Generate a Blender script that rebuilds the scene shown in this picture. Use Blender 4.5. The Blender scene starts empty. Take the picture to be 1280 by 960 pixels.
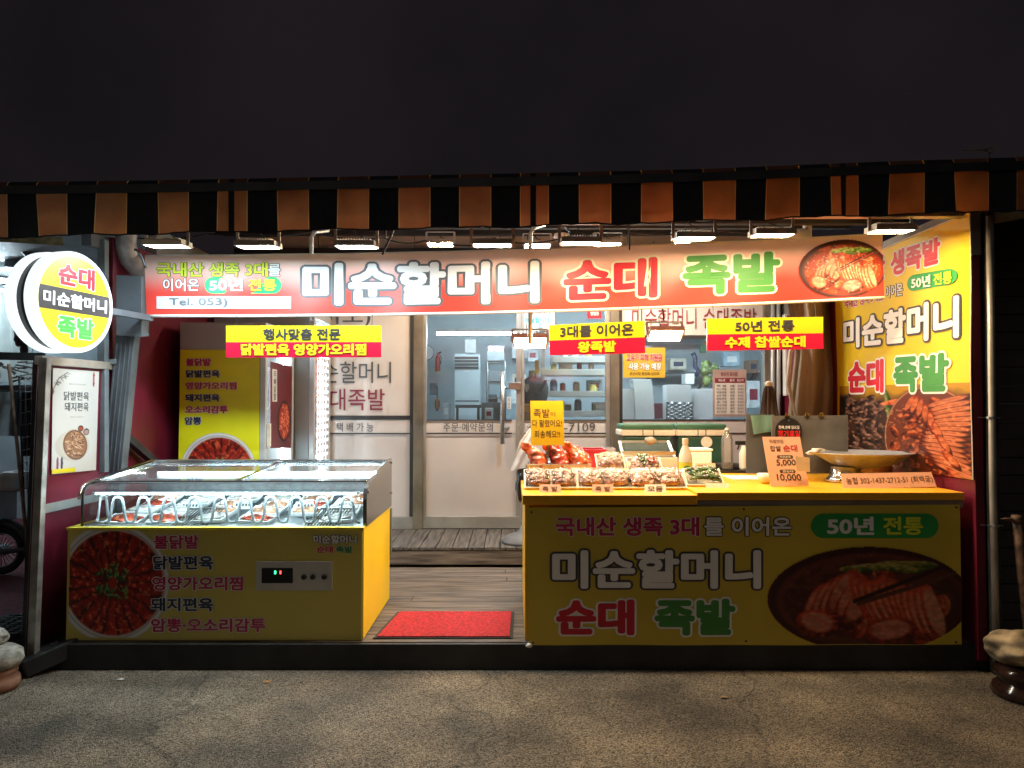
import bpy, bmesh, math, random
import numpy as np
from mathutils import Vector, Matrix

# ---------------------------------------------------------------- camera, world, exposure
S = bpy.context.scene
COL = S.collection
F, CX, CY, PITCH = 900.0, 640.0, 480.0, math.atan(27 / 900)
CAM = Vector((0, 0, 1.5))
cd = bpy.data.cameras.new('camera'); cam = bpy.data.objects.new('camera', cd); COL.objects.link(cam)
cd.sensor_width = 36; cd.lens = 36 * F / 1280; cd.clip_start = 0.05; cd.clip_end = 600
cam.location = CAM; cam.rotation_euler = (math.pi / 2 + PITCH, 0, 0); S.camera = cam
W = bpy.data.worlds.new('World'); S.world = W; W.use_nodes = True
nt = W.node_tree; bg = nt.nodes['Background']
sky = nt.nodes.new('ShaderNodeTexSky'); sky.sky_type = 'NISHITA'; sky.sun_disc = False
sky.sun_elevation = math.radians(-4); sky.sun_rotation = math.radians(200)
mixw = nt.nodes.new('ShaderNodeMix'); mixw.data_type = 'RGBA'; mixw.inputs[0].default_value = 0.985
mixw.inputs[7].default_value = (0.30, 0.25, 0.285, 1)          # city-lit night sky
nt.links.new(sky.outputs[0], mixw.inputs[6]); nt.links.new(mixw.outputs[2], bg.inputs[0])
bg.inputs[1].default_value = 0.0150
wtc = nt.nodes.new('ShaderNodeTexCoord'); wnz = nt.nodes.new('ShaderNodeTexNoise'); wnz.inputs['Scale'].default_value = 2.2; wnz.inputs['Detail'].default_value = 5
wrp = nt.nodes.new('ShaderNodeValToRGB'); wrp.color_ramp.elements[0].color = (.62, .62, .66, 1); wrp.color_ramp.elements[1].color = (1.45, 1.35, 1.38, 1)
wrp.color_ramp.elements[0].position = .3; wrp.color_ramp.elements[1].position = .7
wmx = nt.nodes.new('ShaderNodeMix'); wmx.data_type = 'RGBA'; wmx.blend_type = 'MULTIPLY'; wmx.inputs[0].default_value = 1      # faint low cloud
nt.links.new(wtc.outputs['Generated'], wnz.inputs['Vector']); nt.links.new(wnz.outputs['Fac'], wrp.inputs[0])
nt.links.new(mixw.outputs[2], wmx.inputs[6]); nt.links.new(wrp.outputs[0], wmx.inputs[7]); nt.links.new(wmx.outputs[2], bg.inputs[0])
sl = bpy.data.lights.new('front_fill', 'SUN'); so_ = bpy.data.objects.new('front_fill', sl); COL.objects.link(so_)      # soft fill added to lift the dark counter and freezer fronts
sl.energy = 0.045; sl.angle = math.radians(50); sl.color = (1.0, .93, .86); so_.location = (0, -6, 6); so_.rotation_euler = (math.radians(60), 0, math.radians(-14))
S.view_settings.view_transform = 'Standard'; S.view_settings.look = 'None'
S.view_settings.exposure = 1.1; S.view_settings.gamma = 1
S.view_settings.use_curve_mapping = False
S.render.engine = 'CYCLES'
cy = S.cycles
cy.max_bounces = 7; cy.diffuse_bounces = 4; cy.glossy_bounces = 4; cy.transmission_bounces = 6
cy.transparent_max_bounces = 24; cy.caustics_reflective = False; cy.caustics_refractive = False
cy.sample_clamp_indirect = 5.0; cy.use_denoising = True
COOL, WARM, NEUT = (0.72, 0.90, 1.0), (1.0, 0.73, 0.42), (1.0, 0.87, 0.68)
FLOOD_POWER = 84.0

# ---------------------------------------------------------------- pixel -> place
def ray(px, py):
    x = (px - CX) / F; z = (CY - py) / F
    return Vector((x, math.cos(PITCH) - z * math.sin(PITCH), math.sin(PITCH) + z * math.cos(PITCH)))
def P(px, py, D):
    r = ray(px, py); return CAM + r * (D / r.y)
def PX(px, py, X):
    r = ray(px, py); return CAM + r * (X / r.x)
def PZ(px, py, z):
    r = ray(px, py); return CAM + r * ((z - CAM.z) / r.z)
def proj(p):
    d = p - CAM; c, s = math.cos(PITCH), math.sin(PITCH)
    f = d.y * c + d.z * s; u = -d.y * s + d.z * c
    return CX + F * d.x / f, CY - F * u / f

# ---------------------------------------------------------------- materials
def srgb(r, g=None, b=None):
    if g is None: r, g, b = r
    return tuple((c / 255 / 12.92 if c <= 10 else ((c / 255 + .055) / 1.055) ** 2.4) for c in (r, g, b))
MATS = {}
def pm(name, col, rough=.5, metal=0., var=.12, scale=6., bump=0., bscale=60., coat=0., spec=.5, transl=0., stretch=None, detail=3, emit=None, estr=0.):
    """procedural principled material: noise-varied colour and roughness, optional bump / translucency"""
    if name in MATS: return MATS[name]
    m = bpy.data.materials.new(name); m.use_nodes = True; MATS[name] = m
    n = m.node_tree.nodes; l = m.node_tree.links; b = n['Principled BSDF']
    tc = n.new('ShaderNodeTexCoord'); src = tc.outputs['Object']
    if stretch:
        mp = n.new('ShaderNodeMapping'); mp.inputs['Scale'].default_value = stretch
        l.new(src, mp.inputs['Vector']); src = mp.outputs[0]
    nz = n.new('ShaderNodeTexNoise'); nz.inputs['Scale'].default_value = scale; nz.inputs['Detail'].default_value = detail
    l.new(src, nz.inputs['Vector'])
    rp = n.new('ShaderNodeValToRGB')
    lo = tuple(max(0, c * (1 - 1.6 * var)) for c in col); hi = tuple(min(1, c * (1 + var)) for c in col)
    rp.color_ramp.elements[0].color = lo + (1,); rp.color_ramp.elements[1].color = hi + (1,)
    rp.color_ramp.elements[0].position = .3; rp.color_ramp.elements[1].position = .65
    l.new(nz.outputs['Fac'], rp.inputs[0]); l.new(rp.outputs[0], b.inputs['Base Color'])
    mr = n.new('ShaderNodeMapRange'); mr.inputs[3].default_value = max(.02, rough * .8); mr.inputs[4].default_value = min(1, rough * 1.2)
    l.new(nz.outputs['Fac'], mr.inputs[0]); l.new(mr.outputs[0], b.inputs['Roughness'])
    b.inputs['Metallic'].default_value = metal; b.inputs['Specular IOR Level'].default_value = spec
    b.inputs['Coat Weight'].default_value = coat; b.inputs['Coat Roughness'].default_value = .08
    if bump:
        n2 = n.new('ShaderNodeTexNoise'); n2.inputs['Scale'].default_value = bscale; n2.inputs['Detail'].default_value = 4
        l.new(src, n2.inputs['Vector']); bp = n.new('ShaderNodeBump'); bp.inputs['Strength'].default_value = bump
        bp.inputs['Distance'].default_value = .01
        l.new(n2.outputs['Fac'], bp.inputs['Height']); l.new(bp.outputs[0], b.inputs['Normal'])
    if emit:
        b.inputs['Emission Color'].default_value = emit + (1,); b.inputs['Emission Strength'].default_value = estr
    if transl:
        add_transl(m, rp.outputs[0], transl)
    return m
def add_transl(m, colsock, fac):
    n = m.node_tree.nodes; l = m.node_tree.links; b = n['Principled BSDF']
    t = n.new('ShaderNodeBsdfTranslucent'); mx = n.new('ShaderNodeMixShader'); mx.inputs[0].default_value = fac
    l.new(colsock, t.inputs[0]); l.new(b.outputs[0], mx.inputs[1]); l.new(t.outputs[0], mx.inputs[2])
    l.new(mx.outputs[0], n['Material Output'].inputs[0])
def emitm(name, col, st):
    if name in MATS: return MATS[name]
    m = bpy.data.materials.new(name); m.use_nodes = True; MATS[name] = m
    b = m.node_tree.nodes['Principled BSDF']; b.inputs['Base Color'].default_value = (.8, .8, .8, 1)
    b.inputs['Emission Color'].default_value = tuple(col) + (1,); b.inputs['Emission Strength'].default_value = st
    return m
def glassm(name, tint=(.93, .97, .98), rough=.02, ior=1.45, haze=0.):
    if name in MATS: return MATS[name]
    m = bpy.data.materials.new(name); m.use_nodes = True; MATS[name] = m
    n = m.node_tree.nodes; l = m.node_tree.links
    n.remove(n['Principled BSDF'])
    tr = n.new('ShaderNodeBsdfTransparent'); tr.inputs[0].default_value = tint + (1,)
    gl = n.new('ShaderNodeBsdfGlossy'); gl.inputs['Roughness'].default_value = rough
    fr = n.new('ShaderNodeFresnel'); fr.inputs[0].default_value = ior
    nz = n.new('ShaderNodeTexNoise'); nz.inputs['Scale'].default_value = 2.5
    bp = n.new('ShaderNodeBump'); bp.inputs['Strength'].default_value = .02
    l.new(nz.outputs['Fac'], bp.inputs['Height']); l.new(bp.outputs[0], gl.inputs['Normal'])
    mx = n.new('ShaderNodeMixShader'); l.new(fr.outputs[0], mx.inputs[0]); l.new(tr.outputs[0], mx.inputs[1]); l.new(gl.outputs[0], mx.inputs[2])
    out = mx.outputs[0]
    if haze:
        df = n.new('ShaderNodeBsdfDiffuse'); df.inputs[0].default_value = (.8, .82, .85, 1)
        m2 = n.new('ShaderNodeMixShader'); m2.inputs[0].default_value = haze
        l.new(out, m2.inputs[1]); l.new(df.outputs[0], m2.inputs[2]); out = m2.outputs[0]
    l.new(out, n['Material Output'].inputs[0])
    return m
def printm(name, rough=.45, transl=0., spec=.4):
    """printed picture: the ink is a colour attribute of the mesh"""
    if name in MATS: return MATS[name]
    m = bpy.data.materials.new(name); m.use_nodes = True; MATS[name] = m
    n = m.node_tree.nodes; b = n['Principled BSDF']; a = n.new('ShaderNodeAttribute'); a.attribute_name = 'ink'
    m.node_tree.links.new(a.outputs['Color'], b.inputs['Base Color']); b.inputs['Roughness'].default_value = rough
    b.inputs['Specular IOR Level'].default_value = spec
    if transl: add_transl(m, a.outputs['Color'], transl)
    return m
def gradm(name, stops, axis=2, rough=.5, transl=0., coord='Generated', lo=0., hi=1., emit=0.):
    if name in MATS: return MATS[name]
    m = bpy.data.materials.new(name); m.use_nodes = True; MATS[name] = m
    n = m.node_tree.nodes; l = m.node_tree.links; b = n['Principled BSDF']
    tc = n.new('ShaderNodeTexCoord'); sx = n.new('ShaderNodeSeparateXYZ'); l.new(tc.outputs[coord], sx.inputs[0])
    mr = n.new('ShaderNodeMapRange'); mr.inputs[1].default_value = lo; mr.inputs[2].default_value = hi
    l.new(sx.outputs[axis], mr.inputs[0])
    rp = n.new('ShaderNodeValToRGB'); e = rp.color_ramp.elements
    while len(e) < len(stops): e.new(.5)
    for i, (p, c) in enumerate(stops): e[i].position = p; e[i].color = tuple(c) + (1,)
    l.new(mr.outputs[0], rp.inputs[0]); l.new(rp.outputs[0], b.inputs['Base Color']); b.inputs['Roughness'].default_value = rough
    if transl: add_transl(m, rp.outputs[0], transl)
    if emit:
        l.new(rp.outputs[0], b.inputs['Emission Color']); b.inputs['Emission Strength'].default_value = emit
    return m

# ---------------------------------------------------------------- objects
def tag(o, label=None, cat=None, group=None, kind=None):
    if label: o['label'] = label
    if cat: o['category'] = cat
    if group: o['group'] = group
    if kind: o['kind'] = kind
    return o
def thing(name, label, cat, loc=(0, 0, 0), group=None, rz=0.):
    o = bpy.data.objects.new(name, None); COL.objects.link(o); o.location = loc; o.rotation_euler = (0, 0, rz)
    o.empty_display_size = .1
    return tag(o, label, cat, group)
def copy_tree(o, parent=None, loc=None, rz=None, label=None):
    c = o.copy(); COL.objects.link(c); c.parent = parent
    if loc is not None: c.location = loc
    if rz is not None: c.rotation_euler = (c.rotation_euler.x, c.rotation_euler.y, rz)
    if label: c['label'] = label
    for ch in list(o.children): copy_tree(ch, c)
    return c
def wloc(o):
    v = Vector((0, 0, 0))
    while o is not None: v += Vector(o.location); o = o.parent
    return v

class MB:
    def __init__(s): s.v = []; s.f = []; s.m = []; s.col = None
    def add(s, vs, fs, mi=0):
        o = len(s.v); s.v += [Vector(p) for p in vs]
        for f in fs: s.f.append(tuple(i + o for i in f)); s.m.append(mi)
        return s
    def quad(s, a, b, c, d, mi=0): return s.add([a, b, c, d], [(0, 1, 2, 3)], mi)
    def box(s, x0, x1, y0, y1, z0, z1, mi=0, M=None):
        vs = [Vector((x, y, z)) for z in (z0, z1) for y in (y0, y1) for x in (x0, x1)]
        if M is not None: vs = [M @ p for p in vs]
        return s.add(vs, [(0, 2, 3, 1), (4, 5, 7, 6), (0, 1, 5, 4), (2, 6, 7, 3), (0, 4, 6, 2), (1, 3, 7, 5)], mi)
    def bar(s, a, b, w, h, mi=0, up=(0, 0, 1)):
        a, b = Vector(a), Vector(b); d = (b - a).normalized(); up = Vector(up)
        if abs(d.dot(up)) > .99: up = Vector((0, 1, 0))
        x = d.cross(up).normalized(); y = x.cross(d)
        vs = [q + x * sx * w / 2 + y * sy * h / 2 for q in (a, b) for sx, sy in ((-1, -1), (1, -1), (1, 1), (-1, 1))]
        return s.add(vs, [(3, 2, 1, 0), (4, 5, 6, 7), (0, 1, 5, 4), (1, 2, 6, 5), (2, 3, 7, 6), (3, 0, 4, 7)], mi)
    def tube(s, pts, r, n=8, mi=0, closed=False, caps=True):
        pts = [Vector(p) for p in pts]; N = len(pts); R = r if isinstance(r, (list, tuple)) else [r] * N
        vs = []; up = None
        for i, p in enumerate(pts):
            a = pts[i - 1] if (i or closed) else pts[i]; b = pts[(i + 1) % N] if (i < N - 1 or closed) else pts[i]
            d = (b - a).normalized()
            if up is None: up = Vector((0, 0, 1)) if abs(d.z) < .9 else Vector((0, 1, 0))
            x = d.cross(up)
            if x.length < 1e-5: x = d.cross(Vector((1, 0, 0)))
            x.normalize(); y = x.cross(d).normalized(); up = y
            for k in range(n):
                t = 2 * math.pi * k / n; vs.append(p + (x * math.cos(t) + y * math.sin(t)) * R[i])
        fs = []
        for i in range(N if closed else N - 1):
            j = (i + 1) % N
            for k in range(n): fs.append((i * n + k, i * n + (k + 1) % n, j * n + (k + 1) % n, j * n + k))
        if caps and not closed: fs += [tuple(range(n - 1, -1, -1)), tuple((N - 1) * n + k for k in range(n))]
        return s.add(vs, fs, mi)
    def lathe(s, prof, c=(0, 0, 0), n=24, mi=0, M=None, caps=True, sx=1., sy=1.):
        c = Vector(c); vs = []; fs = []
        for r, z in prof:
            for k in range(n):
                t = 2 * math.pi * k / n; p = Vector((r * math.cos(t) * sx, r * math.sin(t) * sy, z))
                if M is not None: p = M @ p
                vs.append(c + p)
        for i in range(len(prof) - 1):
            for k in range(n): fs.append((i * n + k, i * n + (k + 1) % n, (i + 1) * n + (k + 1) % n, (i + 1) * n + k))
        if caps:
            if prof[0][0] > 1e-4: fs.append(tuple(range(n - 1, -1, -1)))
            if prof[-1][0] > 1e-4: fs.append(tuple((len(prof) - 1) * n + k for k in range(n)))
        return s.add(vs, fs, mi)
    def sheet(s, fn, nu, nv, mi=0):
        vs = [fn(i / nu, j / nv) for j in range(nv + 1) for i in range(nu + 1)]
        fs = [(j * (nu + 1) + i, j * (nu + 1) + i + 1, (j + 1) * (nu + 1) + i + 1, (j + 1) * (nu + 1) + i) for j in range(nv) for i in range(nu)]
        return s.add(vs, fs, mi)
    def blob(s, c, r, amp=.15, seed=0, sub=2, mi=0, M=None, fq=2.0):
        bm = bmesh.new(); bmesh.ops.create_icosphere(bm, subdivisions=sub, radius=1)
        from mathutils import noise
        c = Vector(c); vs = []
        for v in bm.verts:
            k = 1 + amp * noise.noise(v.co * fq + Vector((seed * 3.7, seed * 1.3, seed))) * 2
            p = Vector((v.co.x * r[0], v.co.y * r[1], v.co.z * r[2])) * k
            if M is not None: p = M @ p
            vs.append(c + p)
        bm.verts.index_update()
        fs = [tuple(v.index for v in f.verts) for f in bm.faces]; bm.free()
        return s.add(vs, fs, mi)
    def build(s, name, mats, parent=None, smooth=False, bevel=0., world=True, label=None, merge=False):
        me = bpy.data.meshes.new(name)
        off = wloc(parent) if (parent is not None and world) else Vector((0, 0, 0))
        me.from_pydata([tuple(p - off) for p in s.v], [], s.f)
        if not isinstance(mats, (list, tuple)): mats = [mats]
        for m in mats: me.materials.append(m)
        me.polygons.foreach_set('material_index', s.m)
        if bevel or merge:
            bm = bmesh.new(); bm.from_mesh(me)
            if merge: bmesh.ops.remove_doubles(bm, verts=bm.verts, dist=1e-5)
            if bevel:
                es = [e for e in bm.edges if len(e.link_faces) == 2 and e.calc_face_angle(0) > .5]
                bmesh.ops.bevel(bm, geom=es, offset=bevel, segments=2, profile=.5, affect='EDGES', clamp_overlap=True)
            bm.to_mesh(me); bm.free()
        if smooth is True: me.polygons.foreach_set('use_smooth', [True] * len(me.polygons))
        if s.col is not None:
            a = me.color_attributes.new('ink', 'FLOAT_COLOR', 'POINT')
            a.data.foreach_set('color', np.asarray(s.col, dtype=np.float32).ravel())
        me.update()
        o = bpy.data.objects.new(name, me); COL.objects.link(o)
        if parent is not None: o.parent = parent
        if label: o['label'] = label
        return o

# ---------------------------------------------------------------- surfaces that carry print
class Surf:
    """a sheet given by its four corners, optionally sagging or rippling; u runs right, v runs down"""
    def __init__(s, tl, tr, br, bl, sag=0., rip=None, out=None):
        s.c = [Vector(p) for p in (tl, tr, br, bl)]; s.sag = sag; s.rip = rip
        n = (s.c[1] - s.c[0]).cross(s.c[3] - s.c[0]).normalized()
        ref = Vector(out) if out is not None else (CAM - s.c[0])
        s.n = n if n.dot(ref) > 0 else -n
    def at(s, u, v, w=0.):
        a, b, c, d = s.c
        p = (a * (1 - u) + b * u) * (1 - v) + (d * (1 - u) + c * u) * v
        if s.sag: p = p - Vector((0, 0, s.sag * 4 * u * (1 - u)))
        if s.rip: w = w + s.rip(u, v)
        return p + s.n * w
    def uv(s, px, py):
        u = v = .5
        for _ in range(12):
            x, y = proj(s.at(u, v)); e = 1e-4
            x1, y1 = proj(s.at(u + e, v)); x2, y2 = proj(s.at(u, v + e))
            a, b, c, d = (x1 - x) / e, (x2 - x) / e, (y1 - y) / e, (y2 - y) / e
            det = a * d - b * c
            if abs(det) < 1e-9: break
            ex, ey = px - x, py - y
            du, dv = (ex * d - b * ey) / det, (a * ey - c * ex) / det
            u += max(-.7, min(.7, du)); v += max(-.7, min(.7, dv))
        return u, v
    def quad(s, q):
        if len(q) == 4 and not isinstance(q[0], (tuple, list)):
            x0, y0, x1, y1 = q; q = [(x0, y0), (x1, y0), (x1, y1), (x0, y1)]
        return [s.uv(*p) for p in q]
def bil(q, a, b):
    return tuple((q[0][k] * (1 - a) + q[1][k] * a) * (1 - b) + (q[3][k] * (1 - a) + q[2][k] * a) * b for k in (0, 1))
def panel(sf, name, mat, parent, uvq=None, w=0., thick=0., nu=1, nv=1, label=None, mats=None):
    uvq = uvq or [(0, 0), (1, 0), (1, 1), (0, 1)]
    m = MB(); m.sheet(lambda a, b: sf.at(*bil(uvq, a, b), w), nu, nv)
    if thick:
        m.sheet(lambda a, b: sf.at(*bil(uvq, 1 - a, b), w - thick), nu, nv)
        for (a0, b0), (a1, b1) in (((0, 0), (1, 0)), ((1, 0), (1, 1)), ((1, 1), (0, 1)), ((0, 1), (0, 0))):
            m.sheet(lambda a, b: sf.at(*bil(uvq, a0 + (a1 - a0) * a, b0 + (b1 - b0) * a), w - thick * (1 - b)), max(nu, nv), 1)
    return m.build(name, mat, parent, merge=bool(thick), label=label)
def pill(sf, name, mat, parent, q, w=.002, n=10):
    """rounded-end printed lozenge"""
    uq = sf.quad(q); x0, y0 = proj(sf.at(*bil(uq, 0, .5))); x1, _ = proj(sf.at(*bil(uq, 1, .5)))
    _, ya = proj(sf.at(*bil(uq, .5, 0))); _, yb = proj(sf.at(*bil(uq, .5, 1)))
    k = min(.5, .5 * abs(yb - ya) / max(1e-6, abs(x1 - x0)))
    pts = [(1 - k + k * math.sin(t), .5 - .5 * math.cos(t)) for t in [math.pi * i / n for i in range(n + 1)]]
    pts += [(k - k * math.sin(t), .5 + .5 * math.cos(t)) for t in [math.pi * i / n for i in range(n + 1)]]
    m = MB(); m.add([sf.at(*bil(uq, *p), w) for p in pts], [tuple(range(len(pts)))])
    return m.build(name, mat, parent)
_T = {}
def glyphs(body):
    if body not in _T:
        cu = bpy.data.curves.new('type', 'FONT'); cu.body = body; cu.resolution_u = 3
        o = bpy.data.objects.new('type', cu); COL.objects.link(o)
        dg = bpy.context.evaluated_depsgraph_get(); dg.update()
        me = bpy.data.meshes.new_from_object(o.evaluated_get(dg))
        v = np.array([tuple(p.co)[:2] for p in me.vertices]); f = [tuple(p.vertices) for p in me.polygons]
        bpy.data.objects.remove(o); bpy.data.curves.remove(cu); bpy.data.meshes.remove(me)
        _T[body] = (v, f)
    return _T[body]
def letters(sf, body, q, fill, parent, bold=.03, line=None, lw=.04, w=.0035, name='lettering', px=True, shear=0.):
    """lettering cut from the built-in typeface, thickened and edged, laid on a printed surface"""
    v, f = glyphs(body); uq = sf.quad(q) if px else q
    lo = v.min(0) - bold; hi = v.max(0) + bold; m = MB()
    def lay(r, n, w0, mi):
        offs = [(0., 0.)] + [(r * math.cos(2 * math.pi * k / n), r * math.sin(2 * math.pi * k / n)) for k in range(n)] if r > 0 else [(0., 0.)]
        for k, (dx, dy) in enumerate(offs):
            vs = []
            for x, y in v:
                a = (x + dx - lo[0]) / (hi[0] - lo[0]); b = 1 - (y + dy - lo[1]) / (hi[1] - lo[1])
                a += shear * (b - .5)
                vs.append(sf.at(*bil(uq, a, b), w0 + .00009 * k))
            m.add(vs, f, mi)
    mats = [fill]
    if line is not None:
        mats = [fill, line]; lay(bold + lw, 14, w - .0025, 1)
    lay(bold, 10 if bold > .02 else 6, w, 0)
    return m.build(name, mats, parent)

# ---------------------------------------------------------------- small painter for printed pictures
def vnoise(h, w, cells, seed, octv=3):
    r = np.random.RandomState(seed); out = np.zeros((h, w)); amp = 1.; tot = 0
    for o in range(octv):
        c = int(cells * 2 ** o) + 2; g = r.rand(c + 1, c + 1)
        yy = np.linspace(0, c - 1e-6, h); xx = np.linspace(0, c - 1e-6, w)
        yi = yy.astype(int); xi = xx.astype(int); fy = (yy - yi)[:, None]; fx = (xx - xi)[None, :]
        fy = fy * fy * (3 - 2 * fy); fx = fx * fx * (3 - 2 * fx)
        a = g[yi][:, xi]; b = g[yi][:, xi + 1]; c2 = g[yi + 1][:, xi]; d = g[yi + 1][:, xi + 1]
        out += amp * ((a * (1 - fx) + b * fx) * (1 - fy) + (c2 * (1 - fx) + d * fx) * fy); tot += amp; amp *= .5
    return out / tot
class Pic:
    def __init__(s, w, h, asp, bgc, seed=1):
        s.w, s.h, s.asp = w, h, asp; s.a = np.ones((h, w, 3)) * np.array(bgc, float); s.al = np.ones((h, w))
        s.X, s.Y = np.meshgrid(np.linspace(0, asp, w), np.linspace(0, 1, h)); s.seed = seed
        s.n1 = vnoise(h, w, 10, seed); s.n2 = vnoise(h, w, 40, seed + 5, 2); s.rs = np.random.RandomState(seed + 9)
    def loc(s, cx, cy, rot):
        c, n = math.cos(rot), math.sin(rot); dx, dy = s.X - cx, s.Y - cy
        return dx * c + dy * n, -dx * n + dy * c
    def blend(s, k, col):
        k = np.clip(k, 0, 1)[..., None]; s.a = s.a * (1 - k) + np.asarray(col, float) * k
    def rad(s, cx, cy, rx, ry, rot=0.):
        x, y = s.loc(cx, cy, rot); return np.sqrt((x / rx) ** 2 + (y / ry) ** 2), x, y
    def ell(s, cx, cy, rx, ry, col, rot=0., soft=.06, op=1.):
        d, x, y = s.rad(cx, cy, rx, ry, rot); s.blend(op * (1 - d) / soft + .5, col); return s
    def ring(s, cx, cy, rx, ry, wd, col, op=1.):
        d, x, y = s.rad(cx, cy, rx, ry); s.blend(op * (1 - abs(d - 1) / wd), col)
    def lump(s, cx, cy, rx, ry, rot, dark, mid, hi, soft=.12):
        d, x, y = s.rad(cx, cy, rx, ry, rot); k = (1 - d) / soft + .5
        sh = np.clip(.55 - .5 * (y / ry) - .25 * (x / rx) + (s.n2 - .5) * 1.1, 0, 1)[..., None]
        dark, mid, hi = (np.array(c, float) for c in (dark, mid, hi))
        c = np.where(sh < .5, dark + (mid - dark) * sh * 2, mid + (hi - mid) * (sh * 2 - 1))
        s.blend(k, c)
    def slice(s, cx, cy, rx, ry, rot, crust, meat, fat):
        s.lump(cx, cy, rx, ry, rot, tuple(c * .45 for c in crust), crust, tuple(min(255, c * 1.35) for c in crust))
        d, x, y = s.rad(cx + .12 * rx * math.sin(rot), cy - .12 * ry, rx * .8, ry * .72, rot)
        st = .5 + .5 * np.sin(y / ry * 9 + (s.n1 - .5) * 8)
        c = np.array(meat, float) * (1 - st[..., None] * .5) + np.array(fat, float) * st[..., None] * .5
        s.blend((1 - d) / .25 + .4, c * (.82 + .36 * s.n2[..., None]))
    def line(s, x0, y0, x1, y1, wd, col, op=1.):
        dx, dy = x1 - x0, y1 - y0; L2 = dx * dx + dy * dy
        t = np.clip(((s.X - x0) * dx + (s.Y - y0) * dy) / L2, 0, 1)
        d = np.hypot(s.X - x0 - t * dx, s.Y - y0 - t * dy); s.blend(op * ((wd - d) / (wd * .5)), col)
    def tone(s, k, sat=1.):
        g = s.a.mean(2, keepdims=True); s.a = (g + (s.a - g) * sat) * np.array(k); return s
    def put(s, sf, q, parent, mat, name='picture', w=.002, px=True):
        uq = sf.quad(q) if px else q; m = MB(); h, ww = s.h, s.w
        for j in range(h):
            for i in range(ww): m.v.append(sf.at(*bil(uq, i / (ww - 1), j / (h - 1)), w))
        al = s.al > .5
        for j in range(h - 1):
            for i in range(ww - 1):
                if al[j, i] and al[j + 1, i] and al[j, i + 1] and al[j + 1, i + 1]:
                    m.f.append((j * ww + i, j * ww + i + 1, (j + 1) * ww + i + 1, (j + 1) * ww + i)); m.m.append(0)
        c = np.clip(s.a, 0, 255) / 255; c = np.where(c <= .04045, c / 12.92, ((c + .055) / 1.055) ** 2.4)
        m.col = np.concatenate([c.reshape(-1, 3), np.ones((h * ww, 1))], 1)
        return m.build(name, mat, parent)
def pic_jokbal(w=190, h=110, asp=1.8, bgc=(235, 60, 50), seed=3, cx=.95, rx=.93, sauce=((176, 52, 26), (220, 92, 40)), spk=.55, big=1., st=1.):
    """dark bowl of sliced braised pork with spring onion and chopsticks"""
    p = Pic(w, h, asp, bgc, seed); cyy, ry = .53, .5
    d, _, _ = p.rad(cx, cyy, rx, ry); p.al = (d < 1.0) * 1.
    p.ell(cx, cyy, rx, ry, (70, 32, 30)); p.ell(cx + .02, cyy + .01, rx * .93, ry * .9, (120, 58, 48)); p.ell(cx + .04, cyy + .03, rx * .88, ry * .83, sauce[0])
    p.blend((d < .86) * np.clip((p.n1 - .5) * 5, 0, .8), sauce[1])
    rs = p.rs
    for i in range(26):
        t = rs.rand() * 6.28; r = rs.rand() ** .5 * .75
        p.lump(cx + .06 + r * math.cos(t) * rx * .9, cyy + .04 + r * math.sin(t) * ry * .85, .08 + .06 * rs.rand(), .05 + .04 * rs.rand(), rs.rand() * 3, (96, 24, 14), (190, 66, 34), (238, 150, 96))
    for i in range(9): p.lump(cx - .1 + i * .075 + .02 * rs.randn(), .2 + .05 * rs.rand(), .16, .035, -.25 + .5 * rs.rand(), (60, 96, 24), (128, 168, 46), (206, 220, 120))
    for i in range(6): p.slice(cx - .52 + i * .085, .5 + .05 * abs(i - 3) , .085 * big, .22 * big, .35 + i * .05, (176, 58, 34), (228, 142, 108), (250, 206, 172))
    p.slice(cx - .5, .76, .2, .13, .2, (184, 62, 34), (232, 150, 116), (250, 212, 180))
    for i in range(11): p.slice(cx + .0 + i * .062, .6 + .035 * math.sin(i) + .012 * i, .075 * big, .27 * big, -.55 + i * .02, (190, 74, 40), (236, 170, 128), (252, 222, 190))
    p.slice(cx + .2, .83, .24, .13, -.1, (170, 56, 36), (226, 140, 116), (250, 214, 190))
    p.line(cx - .14, .55, cx + .95, .12, .016 * st, (60, 30, 26)); p.line(cx - .1, .57, cx + .95, .12 + .07 * st, .016 * st, (110, 70, 52))
    p.blend((d < .86) * (p.n2 > .74) * spk, (255, 236, 214))
    return p
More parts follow.
